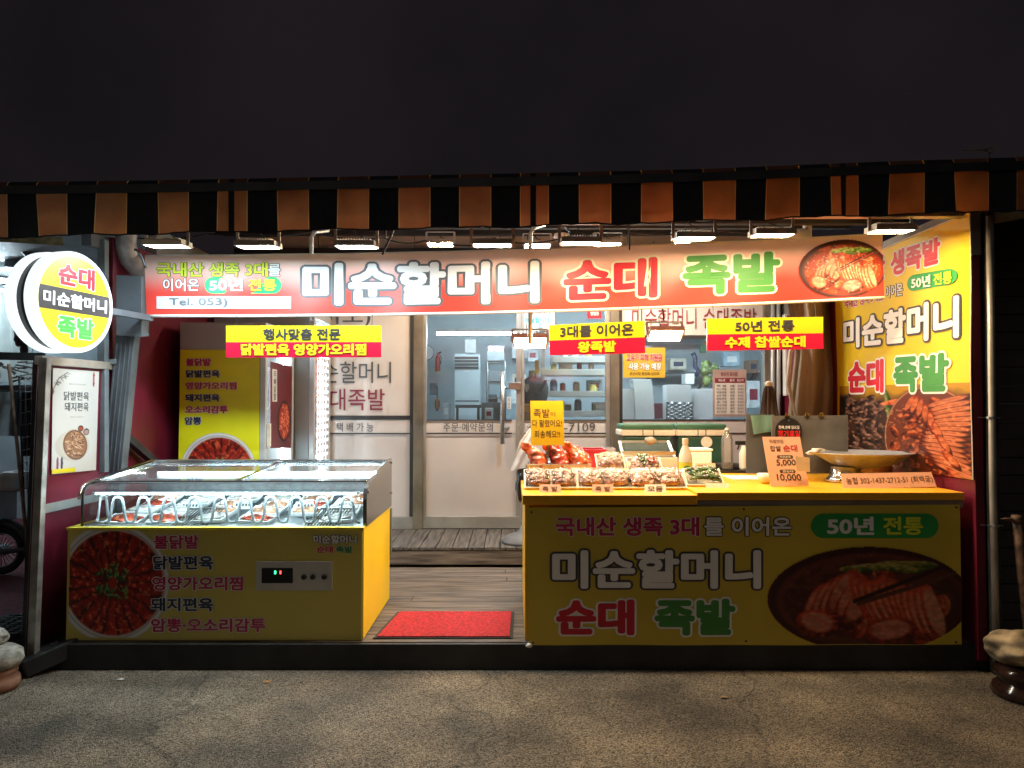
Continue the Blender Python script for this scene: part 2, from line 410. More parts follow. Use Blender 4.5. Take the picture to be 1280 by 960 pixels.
def pic_fan(w=150, h=150, bgc=(236, 226, 20), seed=4, plate=(224, 222, 216), cut=None, cxx=.5, cyy=.5, R=.49, sprig=True):
    """white plate with red seasoned meat laid out like a fan, sprig in the middle"""
    p = Pic(w, h, 1., bgc, seed); d, x, y = p.rad(cxx, cyy, R, R); p.al = (d < 1.) * 1.
    p.ell(cxx, cyy, R, R, (186, 184, 182), soft=.03); p.ell(cxx, cyy, R * .975, R * .975, plate, soft=.04); p.ring(cxx, cyy, R * .91, R * .91, .03, (170, 168, 166))
    d2, x, y = p.rad(cxx + .01, cyy, R * .87, R * .87); th = np.arctan2(y, x)
    wob = th * 21 / (2 * math.pi) + (p.n1 - .5) * .5; fr = wob - np.floor(wob)
    g = np.clip(np.minimum(fr, 1 - fr) * 5, 0, 1) * np.clip(d2 * 2.4, .5, 1)
    tex = np.clip(.1 + .9 * p.n2 + .55 * (p.n1 - .5), 0, 1)
    c = (np.array((88, 12, 8.)) + (np.array((214, 52, 26.)) - np.array((88, 12, 8.))) * tex[..., None]) * (.38 + .62 * g[..., None])
    p.blend((1 - d2) / .05 + .4, c); p.blend((d2 < .97) * (p.n2 > .72) * .5, (246, 150, 96))
    if sprig:
        for i in range(46):
            t = p.rs.rand() * 6.28; r = p.rs.rand() * R * .34
            p.lump(cxx + r * math.cos(t), cyy + r * math.sin(t), .035, .014, p.rs.rand() * 3, (28, 44, 16), (70, 96, 40), (140, 160, 84))
        p.ell(cxx, cyy, .035, .05, (170, 36, 24))
    return p
# ================================================================ materials used all over
steel = pm('brushed steel', (.55, .56, .57), .32, 1., .1, 14, .05, 120, stretch=(1, 1, 8))
alu = pm('alu frame', (.46, .45, .43), .42, .7, .12, 5)
greypaint = pm('grey painted steel', (.13, .145, .16), .5, .3, .2, 4, .05)
darkpaint = pm('dark painted steel', (.035, .036, .04), .5, .2, .3, 5)
black = pm('black plastic', (.012, .012, .013), .45, 0, .3, 8)
rubber = pm('rubber', (.018, .018, .019), .75, 0, .35, 20, .2)
white = pm('white plastic', (.78, .78, .76), .4, 0, .06, 6)
cream = pm('cream foam', (.80, .74, .62), .7, 0, .06, 30, .1, 150)
redwall = pm('red sheet wall', (.16, .010, .028), .45, 0, .22, 2.2, .05, 30)
ink_black = pm('black ink', (.02, .02, .022), .5, 0, .05); ink_dark = pm('dark ink', (.05, .045, .05), .5, 0, .05)
ink_white = pm('white ink', (.86, .86, .85), .5, 0, .03); ink_red = pm('red ink', (.62, .012, .035), .5, 0, .05)
ink_mag = pm('magenta ink', (.50, .02, .09), .5, 0, .05); ink_navy = pm('navy ink', (.02, .035, .075), .5, 0, .05)
ink_green = pm('green ink', (.055, .27, .05), .5, 0, .05); ink_lime = pm('lime ink', (.62, .72, .03), .5, 0, .05)
ink_yel = pm('yellow ink', (.86, .74, .02), .5, 0, .05); ink_cream = pm('cream ink', (.86, .82, .66), .5, 0, .03)
ink_brown = pm('brown ink', (.12, .05, .03), .5, 0, .05); ink_wine = pm('wine ink', (.25, .03, .05), .5, 0, .05)
ink_slate = pm('slate ink', (.09, .10, .11), .5, 0, .05)
yel_pvc = pm('yellow pvc print', (.80, .66, .012), .42, 0, .05, 3, .03, 20)
red_pvc = pm('red pvc print', (.72, .008, .05), .42, 0, .05, 3)
yellow_board = pm('yellow laminate', (.84, .40, .014), .38, 0, .06, 3)
PR = printm('printed ink'); PRC = printm('printed cloth', .5, .12)
glass = glassm('clear glass'); shopglass = glassm('shop window glass', (.84, .92, .95), .02, 1.5, .04)

def wood(name, col, axis, seed=0):
    m = pm(name, col, .62, 0, .55, 3.0, .25, 40, stretch=(1, 14, 14) if axis == 0 else (14, 1, 14), detail=8)
    return m
deck_mat = wood('weathered deck boards', (.13, .10, .082), 0); step_mat = wood('weathered step boards', (.085, .072, .064), 1)

# ================================================================ ground
def asphalt():
    m = bpy.data.materials.new('worn asphalt'); m.use_nodes = True; n = m.node_tree.nodes; l = m.node_tree.links; b = n['Principled BSDF']
    tc = n.new('ShaderNodeTexCoord')
    v = n.new('ShaderNodeTexVoronoi'); v.inputs['Scale'].default_value = 190; l.new(tc.outputs['Object'], v.inputs['Vector'])
    v2 = n.new('ShaderNodeTexVoronoi'); v2.inputs['Scale'].default_value = 330; l.new(tc.outputs['Object'], v2.inputs['Vector'])
    nz = n.new('ShaderNodeTexNoise'); nz.inputs['Scale'].default_value = 1.7; nz.inputs['Detail'].default_value = 8; l.new(tc.outputs['Object'], nz.inputs['Vector'])
    n3 = n.new('ShaderNodeTexNoise'); n3.inputs['Scale'].default_value = 38; n3.inputs['Detail'].default_value = 3; l.new(tc.outputs['Object'], n3.inputs['Vector'])
    sp = n.new('ShaderNodeSeparateColor'); l.new(v.outputs['Color'], sp.inputs[0])
    rp = n.new('ShaderNodeValToRGB'); e = rp.color_ramp.elements
    e[0].color = (.095, .078, .058, 1); e[1].color = (.70, .585, .445, 1); e[0].position = .1; e[1].position = .95
    l.new(sp.outputs[0], rp.inputs[0])
    r2 = n.new('ShaderNodeValToRGB'); e = r2.color_ramp.elements; e[0].color = (.42, .43, .45, 1); e[1].color = (1.15, 1.11, 1.05, 1); e[0].position = .35; e[1].position = .66
    l.new(nz.outputs['Fac'], r2.inputs[0])
    mx = n.new('ShaderNodeMix'); mx.data_type = 'RGBA'; mx.blend_type = 'MULTIPLY'; mx.inputs[0].default_value = 1
    l.new(rp.outputs[0], mx.inputs[6]); l.new(r2.outputs[0], mx.inputs[7]); 
    n5 = n.new('ShaderNodeTexNoise'); n5.inputs['Scale'].default_value = .55; n5.inputs['Detail'].default_value = 5; n5.inputs['Roughness'].default_value = .7; l.new(tc.outputs['Object'], n5.inputs['Vector'])
    r5 = n.new('ShaderNodeValToRGB'); e = r5.color_ramp.elements; e[0].color = (.5, .5, .52, 1); e[1].color = (1.1, 1.1, 1.08, 1); e[0].position = .42; e[1].position = .56
    l.new(n5.outputs['Fac'], r5.inputs[0])
    m5 = n.new('ShaderNodeMix'); m5.data_type = 'RGBA'; m5.blend_type = 'MULTIPLY'; m5.inputs[0].default_value = .4
    l.new(mx.outputs[2], m5.inputs[6]); l.new(r5.outputs[0], m5.inputs[7])
    wv = n.new('ShaderNodeTexNoise'); wv.inputs['Scale'].default_value = 2.5; wv.inputs['Detail'].default_value = 6; l.new(tc.outputs['Object'], wv.inputs['Vector'])
    va = n.new('ShaderNodeVectorMath'); va.operation = 'MULTIPLY_ADD'; va.inputs[1].default_value = (.5, .5, .5); l.new(wv.outputs['Color'], va.inputs[0]); l.new(tc.outputs['Object'], va.inputs[2])
    vc = n.new('ShaderNodeTexVoronoi'); vc.feature = 'DISTANCE_TO_EDGE'; vc.inputs['Scale'].default_value = .55; l.new(va.outputs[0], vc.inputs['Vector'])
    rc = n.new('ShaderNodeValToRGB'); e = rc.color_ramp.elements; e[0].color = (.25, .25, .25, 1); e[1].color = (1, 1, 1, 1); e[0].position = .0; e[1].position = .006
    l.new(vc.outputs['Distance'], rc.inputs[0])
    m6 = n.new('ShaderNodeMix'); m6.data_type = 'RGBA'; m6.blend_type = 'MULTIPLY'; m6.inputs[0].default_value = .7
    l.new(m5.outputs[2], m6.inputs[6]); l.new(rc.outputs[0], m6.inputs[7]); l.new(m6.outputs[2], b.inputs['Base Color'])
    b.inputs['Roughness'].default_value = .8
    ad = n.new('ShaderNodeMath'); ad.operation = 'MULTIPLY_ADD'; l.new(v.outputs['Distance'], ad.inputs[0]); ad.inputs[1].default_value = -1.2; l.new(n3.outputs['Fac'], ad.inputs[2])
    a2 = n.new('ShaderNodeMath'); a2.operation = 'MULTIPLY_ADD'; l.new(v2.outputs['Distance'], a2.inputs[0]); a2.inputs[1].default_value = -.5; l.new(ad.outputs[0], a2.inputs[2])
    bp = n.new('ShaderNodeBump'); bp.inputs['Strength'].default_value = 1.0; bp.inputs['Distance'].default_value = .014
    l.new(a2.outputs[0], bp.inputs['Height']); l.new(bp.outputs[0], b.inputs['Normal'])
    return m
g = MB().quad((-150, -150, 0), (150, -150, 0), (150, 150, 0), (-150, 150, 0)).build('asphalt_road', asphalt()); tag(g, kind='structure')

# timber deck in front of the shop and the step up to the door
DX0, DX1, DF = -2.62, 2.74, 4.16
m = MB(); m.box(DX0, DX1, DF + .02, 7.0, .004, .118, 1)
rr = random.Random(2); y = DF
while y < 6.05:
    w = .142; x = DX0
    cuts = sorted([DX0, DX1] + [rr.uniform(-2, 2) for _ in range(2)])
    for a, b_ in zip(cuts[:-1], cuts[1:]): m.box(a + .002, b_ - .002, y, min(y + w - .006, 6.07), .12, .15 - rr.random() * .002, 0)
    y += w
d = m.build('wooden_deck', [deck_mat, darkpaint], bevel=.003); tag(d, kind='structure')
m = MB(); m.box(DX0 - .01, DX1 + .4, DF - .03, DF - .002, .0, .146)
f = m.build('deck_edge_beam', pm('black painted beam', (.022, .021, .022), .6, 0, .4, 6, .2, 30), bevel=.004); tag(f, kind='structure')
m = MB(); m.box(-1.72, 2.6, 6.12, 6.94, .152, .285, 2)
x = -1.72
while x < 2.6:
    m.box(x + .003, min(x + .135, 2.6) - .003, 6.075, 7.1, .287, .313 - rr.random() * .002, 0); x += .135
m.box(-1.72, 2.6, 6.085, 6.115, .165, .285, 1)
d = m.build('wooden_step', [step_mat, deck_mat, darkpaint], bevel=.003); tag(d, kind='structure')

# ================================================================ awning
yb = lambda x: np.interp(x, [-430, -120, 0, 180, 660, 870, 1120, 1280, 1400, 1720], [308, 299, 295.5, 291, 281.5, 275.5, 267, 261.5, 257, 246])
yt = lambda x: np.interp(x, [-430, -120, 0, 180, 660, 870, 1120, 1280, 1400, 1720], [252, 244, 240, 238, 229, 224, 214, 209, 204, 191])
ad = lambda x: 4.0 - .00009 * x
aw = thing('awning', 'wide dark awning with a black and brown striped valance over the food stall', 'awning', (0, 4.0, 2.5))
stripes = [(-411, -372, 0), (-335, -296, 0), (-259, -220, 0), (-183, -144, 1), (-107, -68, 0), (-30, 9, 0), (45, 84, 0), (120, 159, 0), (197, 236, 0), (272, 309.5, 1), (346, 386, 0), (422, 461.5, 0), (498, 538, 0), (574, 614, 0), (650, 686, 1),
           (723.5, 764, 0), (801.5, 841, 0), (878.6, 920, 0), (958, 999.7, 0), (1038, 1073, 1), (1112, 1156, 0), (1192.5, 1236, 0), (1271, 1314, 0), (1350, 1390, 0), (1428, 1468, 1), (1507, 1547, 0), (1586, 1627, 0)]
fab_b = pm('black awning cloth', (.012, .012, .016), .85, 0, .3, 30, .1, 300, transl=.05)
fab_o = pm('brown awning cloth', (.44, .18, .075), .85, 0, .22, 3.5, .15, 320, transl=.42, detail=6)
fab_y = pm('yellow stripe edge', (.62, .38, .14), .85, 0, .1, transl=.4)
def vpt(x, v):
    p = P(x, yt(x) * (1 - v) + (yb(x) + .7 * math.sin(x * .041 + 1) + .5 * math.sin(x * .1)) * v, ad(x))
    return p + Vector((0, (.013 * math.sin(x * .041) + .007 * math.sin(x * .13 + 2) + .005 * math.sin(x * .31)) * v, 0))
segs = []; x = -425
for a, b_, split in stripes:
    segs.append((x, a, 0)); e = 1.1
    if split:
        t = (b_ - a); segs += [(a, a + e, 2), (a + e, a + .36 * t, 1), (a + .36 * t, a + .56 * t, 0), (a + .56 * t, b_ - e, 1), (b_ - e, b_, 2)]
    else: segs += [(a, a + e, 2), (a + e, b_ - e, 1), (b_ - e, b_, 2)]
    x = b_
segs.append((x, 1700, 0)); m = MB()
for a, b_, k in segs:
    nu = max(1, int((b_ - a) / 9)); m.sheet(lambda u, v: vpt(a + (b_ - a) * u, v), nu, 6, k)
    m.sheet(lambda u, v: vpt(a + (b_ - a) * (1 - u), 1 + .035 * v) + Vector((0, -.0015, 0)), nu, 1, 0)
m.build('valance', [fab_b, fab_o, fab_y], aw, smooth=True, merge=True)
m = MB(); r0 = .036
for a, b_, k in segs:
    def tb(u, v):
        x = a + (b_ - a) * u; p = P(x, yt(x), ad(x)); t = -.5 * math.pi * v * 1.9
        return p + Vector((0, r0 - r0 * math.cos(t), .03 + r0 + r0 * math.sin(-t) - r0))
    m.sheet(tb, max(1, int((b_ - a) / 30)), 8, k)
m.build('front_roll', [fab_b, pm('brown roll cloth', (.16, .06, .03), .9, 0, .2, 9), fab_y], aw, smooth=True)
m = MB()
m.sheet(lambda u, v: (lambda x: P(x, yt(x), ad(x)) + Vector((0, -.012 - .004 * v, .032 - .05 * v)))(-425 + 2125 * u), 60, 2)
m.build('front_bar', pm('dark awning bar', (.035, .033, .034), .45, .5, .3, 5), aw)
m = MB()
m.sheet(lambda u, v: (lambda p: Vector((p.x, p.y + .05 + 3.1 * v, p.z + .06 + .72 * v - .05 * math.sin(math.pi * v))))(P(-425 + 2125 * u, yt(-425 + 2125 * u), ad(-425 + 2125 * u))), 40, 10)
m.build('canopy', fab_b, aw, smooth=True)
c = P(1238, 187, 3.9); m = MB()
m.tube([c + Vector((.017 * math.cos(t), 0, .013 * math.sin(t))) for t in [k * math.pi / 6 for k in range(12)]], .0055, 6, closed=True)
m.tube([c + Vector((-.017, 0, 0)), c + Vector((-.05, 0, .002)), c + Vector((-.14, .01, 0))], [.009, .007, .003], 6)
m.tube([c + Vector((0, .01, -.014)), P(1240, 210, 3.93)], .004, 6)
m.build('crank_eye', pm('worn crank metal', (.30, .26, .20), .5, .4), aw, smooth=True)

# ================================================================ stall roof frame, ceiling, rear fascia
rf = thing('stall_roof', 'grey steel roof frame with pale ceiling sheets behind the awning', 'roof', (0, 5.5, 2.7))
ceilm = pm('grey ceiling sheet', (.62, .61, .60), .6, .1, .2, 2)
m = MB(); m.sheet(lambda u, v: Vector((-2.75 + 5.5 * u, 4.12 + 2.95 * v, 2.68 + .68 * v + .004 * math.sin(u * 130))), 120, 2); m.build('ceiling_sheet', ceilm, rf)
for yy, zz, mt in ((4.12, 2.63, alu), (4.95, 2.80, darkpaint), (5.8, 2.98, darkpaint), (6.62, 3.12, darkpaint)):
    MB().box(-2.75, 2.75, yy, yy + .06, zz - .04, zz + .04).build('purlin', mt, rf, bevel=.003)
for xx in (-1.95, -.35, 1.3):
    MB().bar((xx, 4.15, 2.62), (xx, 7.0, 3.26), .05, .05).build('rafter', greypaint, rf)
fa = thing('rear_fascia', 'grey panelled fascia wall above the shop door', 'wall', (0, 7.0, 2.5))
m = MB()
for x0, x1 in ((-2.7, -1.9), (-1.89, -.96), (-.95, .15), (.16, 1.15), (1.16, 2.62)): m.box(x0, x1, 7.0, 7.1, 2.62, 3.4, 0)
m.build('fascia_panel', pm('fascia panel', (.50, .46, .42), .5, 0, .1, 2), fa, bevel=.003)
MB().box(-2.7, 2.62, 6.95, 6.995, 2.98, 3.03).build('fascia_rail', darkpaint, fa)
MB().box(-2.7, 2.62, 6.94, 6.994, 2.74, 2.80).build('fascia_rail', alu, fa)

# ================================================================ tent side walls and posts
lw = thing('side_wall', 'red sheet wall with a leaning grey post at the left end of the stall', 'wall', (-2.72, 5.0, 0))
MB().box(-2.735, -2.70, 4.1, 4.84, .06, 1.74).build('wall_panel', redwall, lw, bevel=.002)
MB().box(-2.735, -2.70, 4.845, 7.0, .06, 2.64).build('wall_panel', redwall, lw, bevel=.002)
MB().bar(P(41, 829, 4.07), P(57, 447, 4.07), .045, .045).build('corner_post', pm('scuffed alu', (.40, .39, .36), .45, .6, .25, 9), lw, bevel=.004)
MB().bar(P(30, 834, 4.11), P(47, 447, 4.11), .025, .03).build('corner_post', darkpaint, lw, bevel=.003)
MB().bar(P(48, 450, 4.08), (-2.70, 4.86, 1.765), .05, .05).build('top_rail', pm('beige rail', (.42, .37, .31), .5, .3, .2, 5), lw, bevel=.004)
MB().box(-2.699, -2.685, 4.11, 4.8, .88, .93).build('middle_rail', pm('pale rail', (.48, .48, .45), .4, .4), lw)
m = MB(); a, b_ = P(138, 640, 4.88), P(165, 372, 4.84)
m.bar(P(128, 745, 4.9), b_, .125, .08)
for k in (-.045, -.015, .015, .045): m.bar(P(128, 745, 4.9) + Vector((k - .006, -.041, 0)), b_ + Vector((k - .006, -.041, 0)), .012, .008)
m.build('leaning_post', greypaint, lw, bevel=.003)
MB().bar(P(129, 300, 4.75), P(129, 590, 4.75), .05, .05).build('upright', pm('blue grey post', (.22, .26, .28), .45, .3), lw, bevel=.003)
MB().bar((-2.66, 4.9, 1.32), (-2.60, 5.7, .86), .05, .05).build('brace', darkpaint, lw, bevel=.003)
MB().bar(P(108, 298, 4.6), P(160, 312, 5.2), .06, .09).build('eave_beam', greypaint, lw)
m = MB()
m.bar(P(120, 454, 4.78), P(146, 452, 4.82), .05, .035); m.build('clamp', pm('clamp grey', (.25, .28, .29), .4, .5), lw, bevel=.003)
m = MB(); m.bar((-2.74, 4.05, .05), (-2.5, 4.3, .14), .2, .1); m.build('wall_foot', black, lw, bevel=.01)

rw = thing('side_wall', 'red sheet wall carrying the tall yellow banner at the right end of the stall', 'wall', (2.65, 5.0, 0))
MB().box(2.628, 2.68, 4.1, 7.0, .06, 2.36).build('wall_panel', redwall, rw, bevel=.002)
MB().box(2.628, 2.685, 4.095, 7.0, 2.362, 2.66).build('wall_panel', pm('grey cap sheet', (.26, .25, .24), .5, .2), rw)
MB().box(2.69, 2.735, 4.05, 4.12, 0, 2.66).build('corner_post', darkpaint, rw, bevel=.003)
pp = thing('drain_pipe', 'pale upright pipe strapped to the dark post right of the yellow banner', 'pipe', (2.72, 4.0, 0))
m = MB(); m.tube([P(1246, 835, 3.98), P(1241, 600, 3.98), P(1237, 270, 3.98)], .018, 12); m.build('pipe', pm('pale pipe', (.33, .31, .27), .4, .3, .25, 4), pp, smooth=True)
for yy in (522, 657):
    c = P(1239 if yy < 600 else 1242.5, yy, 3.98); m = MB(); m.lathe([(.021, -.006), (.024, -.006), (.024, .006), (.021, .006)], c, 14); m.bar(c + Vector((-.06, .02, 0)), c + Vector((.05, .0, 0)), .006, .004)
    m.build('pipe_strap', steel, pp)
tk = thing('side_banner', 'beige printed cloth strip sagging under the right end of the awning', 'banner', P(1245, 275, 4.3))
sf = Surf(P(1212, 258, 4.28), P(1340, 244, 4.28), P(1340, 262, 4.28), P(1215, 285, 4.28))
panel(sf, 'cloth', pm('beige print cloth', (.50, .40, .28), .7, 0, .35, 9, .2, 40, transl=.3), tk, nu=10, nv=3)
nr = thing('shutter_wall', 'dark closed shutter of the unlit unit right of the stall', 'wall', (4.2, 4.6, 0))
m = MB()
for k in range(24): m.box(2.78, 7.5, 4.62 + .012 * (k % 2), 4.70, .02 + k * .115, .13 + k * .115)
m.build('shutter', pm('dark shutter', (.055, .045, .040), .7, .0, .3, 2, .1, 20), nr, bevel=.004)

# ================================================================ shopfront
FZ = .313; D7 = 7.0
fx = lambda px: (px - 640) * D7 / F
fz = lambda py: P(640, py, D7).z
sfw = Surf(P(380, 330, 6.985), P(990, 330, 6.985), P(990, 662, 6.985), P(380, 662, 6.985))
so = thing('shopfront', 'alu framed glass shopfront with white film panels and double doors', 'shopfront', (0, D7, FZ))
filmw = pm('white window film', (.70, .645, .63), .35, 0, .05, 2, coat=.3)
framem = pm('bronze alu frame', (.26, .23, .19), .4, .6, .2, 4); framed = pm('dark frame line', (.06, .06, .065), .4, .3)
for a, b_ in ((376, 386), (517.5, 529.5), (762.5, 773.5), (954, 962)): MB().box(fx(a), fx(b_), 6.95, 7.05, FZ, 2.62).build('mullion', framem, so, bevel=.004)
m = MB()
for a, b_ in ((513, 517.4), (773.6, 777.5)): m.box(fx(a), fx(b_), 6.965, 7.04, FZ + .12, 2.62)
m.build('mullion_seal', framed, so)
MB().box(fx(386), fx(517.5), 6.96, 7.04, FZ, fz(646)).build('bottom_rail', alu, so, bevel=.003)
MB().box(fx(386), fx(513), 6.99, 7.01, fz(645.5), fz(542)).build('lower_panel', filmw, so)
MB().box(fx(386), fx(513), 6.985, 7.015, fz(541.5), fz(525)).build('band', filmw, so)
MB().box(fx(386), fx(513), 6.99, 7.01, fz(519.5), 2.6).build('film_panel', filmw, so)
m = MB()
for a, b_, c_ in ((386, 513, 522), (386, 513, 541.8), (529.5, 640, 525.2), (529.5, 640, 541.6), (650, 762.5, 525.2), (650, 762.5, 541.6), (777.5, 954, 525), (777.5, 954, 541.5)):
    h = .02 if c_ == 522 else .006
    m.box(fx(a), fx(b_), 6.98, 6.984, fz(c_) - h, fz(c_) + h)
m.build('band_line', framed, so)
letters(sfw, '미순할머니', (381, 452, 489, 479), ink_slate, so, .004); letters(sfw, '순대족발', (388, 486, 481, 513), ink_wine, so, .006)
letters(sfw, '미소)', (402, 383, 463, 409), ink_slate, so, .006); letters(sfw, '택 배 가 능', (421, 528.5, 467, 539.5), ink_slate, so, .004)
def door(x0, x1, body, tq, handle):
    d = MB(); d.box(fx(x0), fx(x0) + .03, 6.97, 7.03, FZ + .01, 2.6); d.box(fx(x1) - .045, fx(x1), 6.97, 7.03, FZ + .01, 2.6)
    d.box(fx(x0), fx(x1), 6.968, 7.032, FZ + .005, fz(645)); d.box(fx(x0), fx(x1), 6.968, 7.032, 2.5, 2.6)
    d = d.build('door', alu, so, bevel=.003)
    MB().box(fx(x0) + .03, fx(x1) - .045, 6.995, 7.005, fz(644.9), fz(542)).build('lower_panel', filmw, d)
    MB().box(fx(x0) + .03, fx(x1) - .045, 6.99, 7.01, fz(541.5), fz(525)).build('band', filmw, d)
    MB().quad((fx(x0) + .03, 7, fz(525)), (fx(x1) - .045, 7, fz(525)), (fx(x1) - .045, 7, 2.5), (fx(x0) + .03, 7, 2.5)).build('pane', shopglass, d)
    letters(sfw, body, tq, ink_slate, d, .004)
    if handle:
        hm = MB(); a, b_ = P(628, 464, 6.93), P(628, 555, 6.93); hm.tube([a, b_], .022, 12)
        for py in (485, 535): hm.tube([P(628, py, 6.93), P(636, py, 6.99)], .01, 8)
        hm.build('handle', steel, d, smooth=True)
    return d
dA = door(529.5, 651, '주문·예약문의', (554, 528.5, 616, 539.5), True); dB = door(651.5, 762.5, '☏ 813-7109', (659, 528.5, 744, 539.5), False)
MB().quad((fx(777.5), 7, fz(525)), (fx(954), 7, fz(525)), (fx(954), 7, fz(423)), (fx(777.5), 7, fz(423))).build('pane', shopglass, so)
MB().box(fx(777.5), fx(954), 6.985, 7.01, fz(660), fz(542)).build('lower_panel', filmw, so)
MB().box(fx(777.5), fx(954), 6.985, 7.01, fz(541.5), fz(525)).build('band', filmw, so)
MB().box(fx(777.5), fx(954), 6.99, 7.01, fz(419), 2.6).build('film_panel', filmw, so)
MB().box(fx(777.5), fx(954), 6.97, 7.03, fz(424), fz(419.5)).build('transom', framed, so)
letters(sfw, '미순할머니 순대족발', (790, 385, 945, 411), ink_wine, so, .002); letters(sfw, '단 체 주 문', (838, 528, 892, 540), ink_slate, so, .004)
m = MB(); m.box(fx(962), fx(1010), 7.0, 7.1, FZ, 2.62); m.box(fx(1010), 2.62, 7.0, 7.1, FZ, 2.62); m.build('side_panel', pm('grey side sheet', (.20, .20, .20), .5, .2), so)
m = MB(); m.box(-2.69, fx(376), 7.0, 7.1, FZ, 2.62); m.build('side_panel', pm('grey side sheet', (.20, .20, .20)), so)
m = MB()
for px in (966, 973): m.tube([P(px, 660, 6.93), P(px, 330, 6.93)], .02, 10)
m.build('conduit', pm('pale conduit', (.45, .46, .46), .4, .2), so, smooth=True)
MB().box(fx(975), fx(984), 6.86, 6.93, fz(495), fz(395)).build('cable_duct', white, so, bevel=.006)
m = MB(); m.box(fx(636), fx(651), 6.95, 6.968, fz(487), fz(478.5)); m.build('door_lock', steel, so, bevel=.002)
sg = MB().box(fx(634), fx(638.5), 6.955, 6.968, fz(511), fz(496)).build('push_label', white, so); letters(Surf(P(633.5, 495, 6.954), P(639, 495, 6.954), P(639, 512, 6.954), P(633.5, 512, 6.954)), '당\n기\n세\n요', (635, 497, 637.5, 510), ink_dark, sg, .01)

# ================================================================ rooms behind the glass and next door
def room(nm, x0, x1, y0, y1, z0, z1, wallm, floorm, ceilm2, open_front=True):
    MB().box(x0, x1, min(y0, 7.12 if nm == 'shop' else 4.75), y1, z0 - .05, z0).build(nm + '_floor', floorm); MB().box(x0, x1, y0, y1, z1, z1 + .05).build(nm + '_ceiling', ceilm2)
    for n_ in ('_floor', '_ceiling'): tag(bpy.data.objects[nm + n_], kind='structure')
    o = MB().box(x0, x1, y1, y1 + .08, z0, z1).build(nm + '_back_wall', wallm); tag(o, kind='structure')
    o = MB().box(x0 - .08, x0, y0, y1, z0, z1).build(nm + '_side_wall', wallm); tag(o, kind='structure')
    o = MB().box(x1, x1 + .08, y0, y1, z0, z1).build(nm + '_end_wall', wallm); tag(o, kind='structure')
room('shop', -1.98, 3.3, 7.12, 10.2, .31, 3.0, pm('pale tiled wall', (.44, .52, .55), .4, 0, .08, 2), pm('shop floor', (.25, .26, .26), .4), pm('shop ceiling', (.55, .58, .6), .6))
room('neighbour', -7.6, -2.86, 5.6, 9.0, .10, 2.88, pm('pale blue wall', (.42, .50, .53), .5, 0, .12, 1.5), pm('red carpet floor', (.16, .035, .045), .9, 0, .4, 20, .3, 200), pm('neighbour ceiling', (.5, .55, .57), .6))
def tube_light(lab, a, b_, col, st, r=.016):
    t = thing('tube_light', lab, 'ceiling light', (Vector(a) + Vector(b_)) / 2)
    MB().tube([a, b_], r, 10).build('tube', emitm('tube glow %d' % int(st), col, st), t, smooth=True)
    up = Vector((0, 0, .035)); MB().bar(Vector(a) + up, Vector(b_) + up, .06, .03).build('fitting', white, t)
    return t
tube_light('fluorescent tube light deep inside the shop, seen through the left door', P(546, 417, 8.3), P(742, 417, 8.3), COOL, 46)
tube_light('unseen tube light added in the shop to brighten the styrofoam boxes', (.75, 7.24, 2.5), (2.5, 7.24, 2.5), COOL, 105)  # added low behind the window film to light the foam tray stacks
tube_light('fluorescent tube light at the left picture edge in the neighbouring shop', P(-60, 342, 7), P(13, 352, 7), COOL, 95)
tube_light('fluorescent tube light behind the top of the round sign', P(48, 313, 7.2), P(92, 311, 7.2), COOL, 95)
tube_light('fluorescent tube light farther back, lower of the pair at the left edge', P(-40, 352, 8.2), P(22, 368, 8.2), COOL, 80)

# grit and litter swept against the foot of the deck: one uncountable scatter
m = MB(); rr = random.Random(12)
for k in range(900):
    y = DF - .035 - abs(rr.gauss(0, .16)); x = rr.uniform(-2.7, 2.9); s_ = rr.uniform(.0015, .005) * (1.6 if rr.random() < .05 else 1)
    M_ = Matrix.Translation((x, y, s_ * .5)) @ Matrix.Rotation(rr.uniform(0, 6), 4, 'Z') @ Matrix.Rotation(rr.uniform(-.5, .5), 4, 'X')
    m.add([M_ @ Vector(p) for p in ((-s_, -s_, -s_ * .4), (s_ * 1.2, -s_ * .7, -s_ * .4), (s_ * .2, s_, -s_ * .4), (0, 0, s_ * .8))], [(0, 2, 1), (0, 1, 3), (1, 2, 3), (2, 0, 3)])
tag(m.build('road_grit', pm('road grit', (.30, .26, .2), .9, 0, .5, 90)), kind='stuff')
# ================================================================ flood lamps under the awning
housem = pm('flood housing', (.58, .57, .54), .45, .5, .1, 8); brk = pm('flood bracket', (.70, .68, .64), .4, .5)
def flood_proto(tone, nm, st):
    t = thing('flood_lamp', 'x', 'flood lamp')
    m = MB(); m.box(-.118, .118, -.075, .075, .004, .026)
    for k in range(13): m.box(-.10 + k * .0155, -.096 + k * .0155, -.06, .06, .0262, .04)
    m.build('housing', housem, t, bevel=.002, world=False)
    m = MB()
    for a, b_, c_, d_ in ((-.118, .118, -.075, -.064), (-.118, .118, .064, .075), (-.118, -.107, -.0638, .0638), (.107, .118, -.0638, .0638)): m.box(a, b_, c_, d_, -.006, .0035)
    m.build('rim', housem, t, world=False)
    MB().quad((-.1065, .0635, -.003), (.1065, .0635, -.003), (.1065, -.0635, -.003), (-.1065, -.0635, -.003)).build('lens', emitm('lamp lens ' + nm, tone, st), t, world=False)
    m = MB()
    for s_ in (-1, 1): m.bar((s_ * .123, 0, .0), (s_ * .123, 0, .105), .018, .004, up=(0, 1, 0))
    m.bar((-.125, 0, .107), (.125, 0, .107), .018, .004); m.build('bracket', brk, t, world=False)
    m = MB(); m.tube([(.02, .02, .04), (.03, .03, .06), (.0, .05, .075), (-.02, .04, .10), (-.02, .06, .2)], .004, 6); m.build('cable', black, t, smooth=True, world=False)
    return t
protos = {}
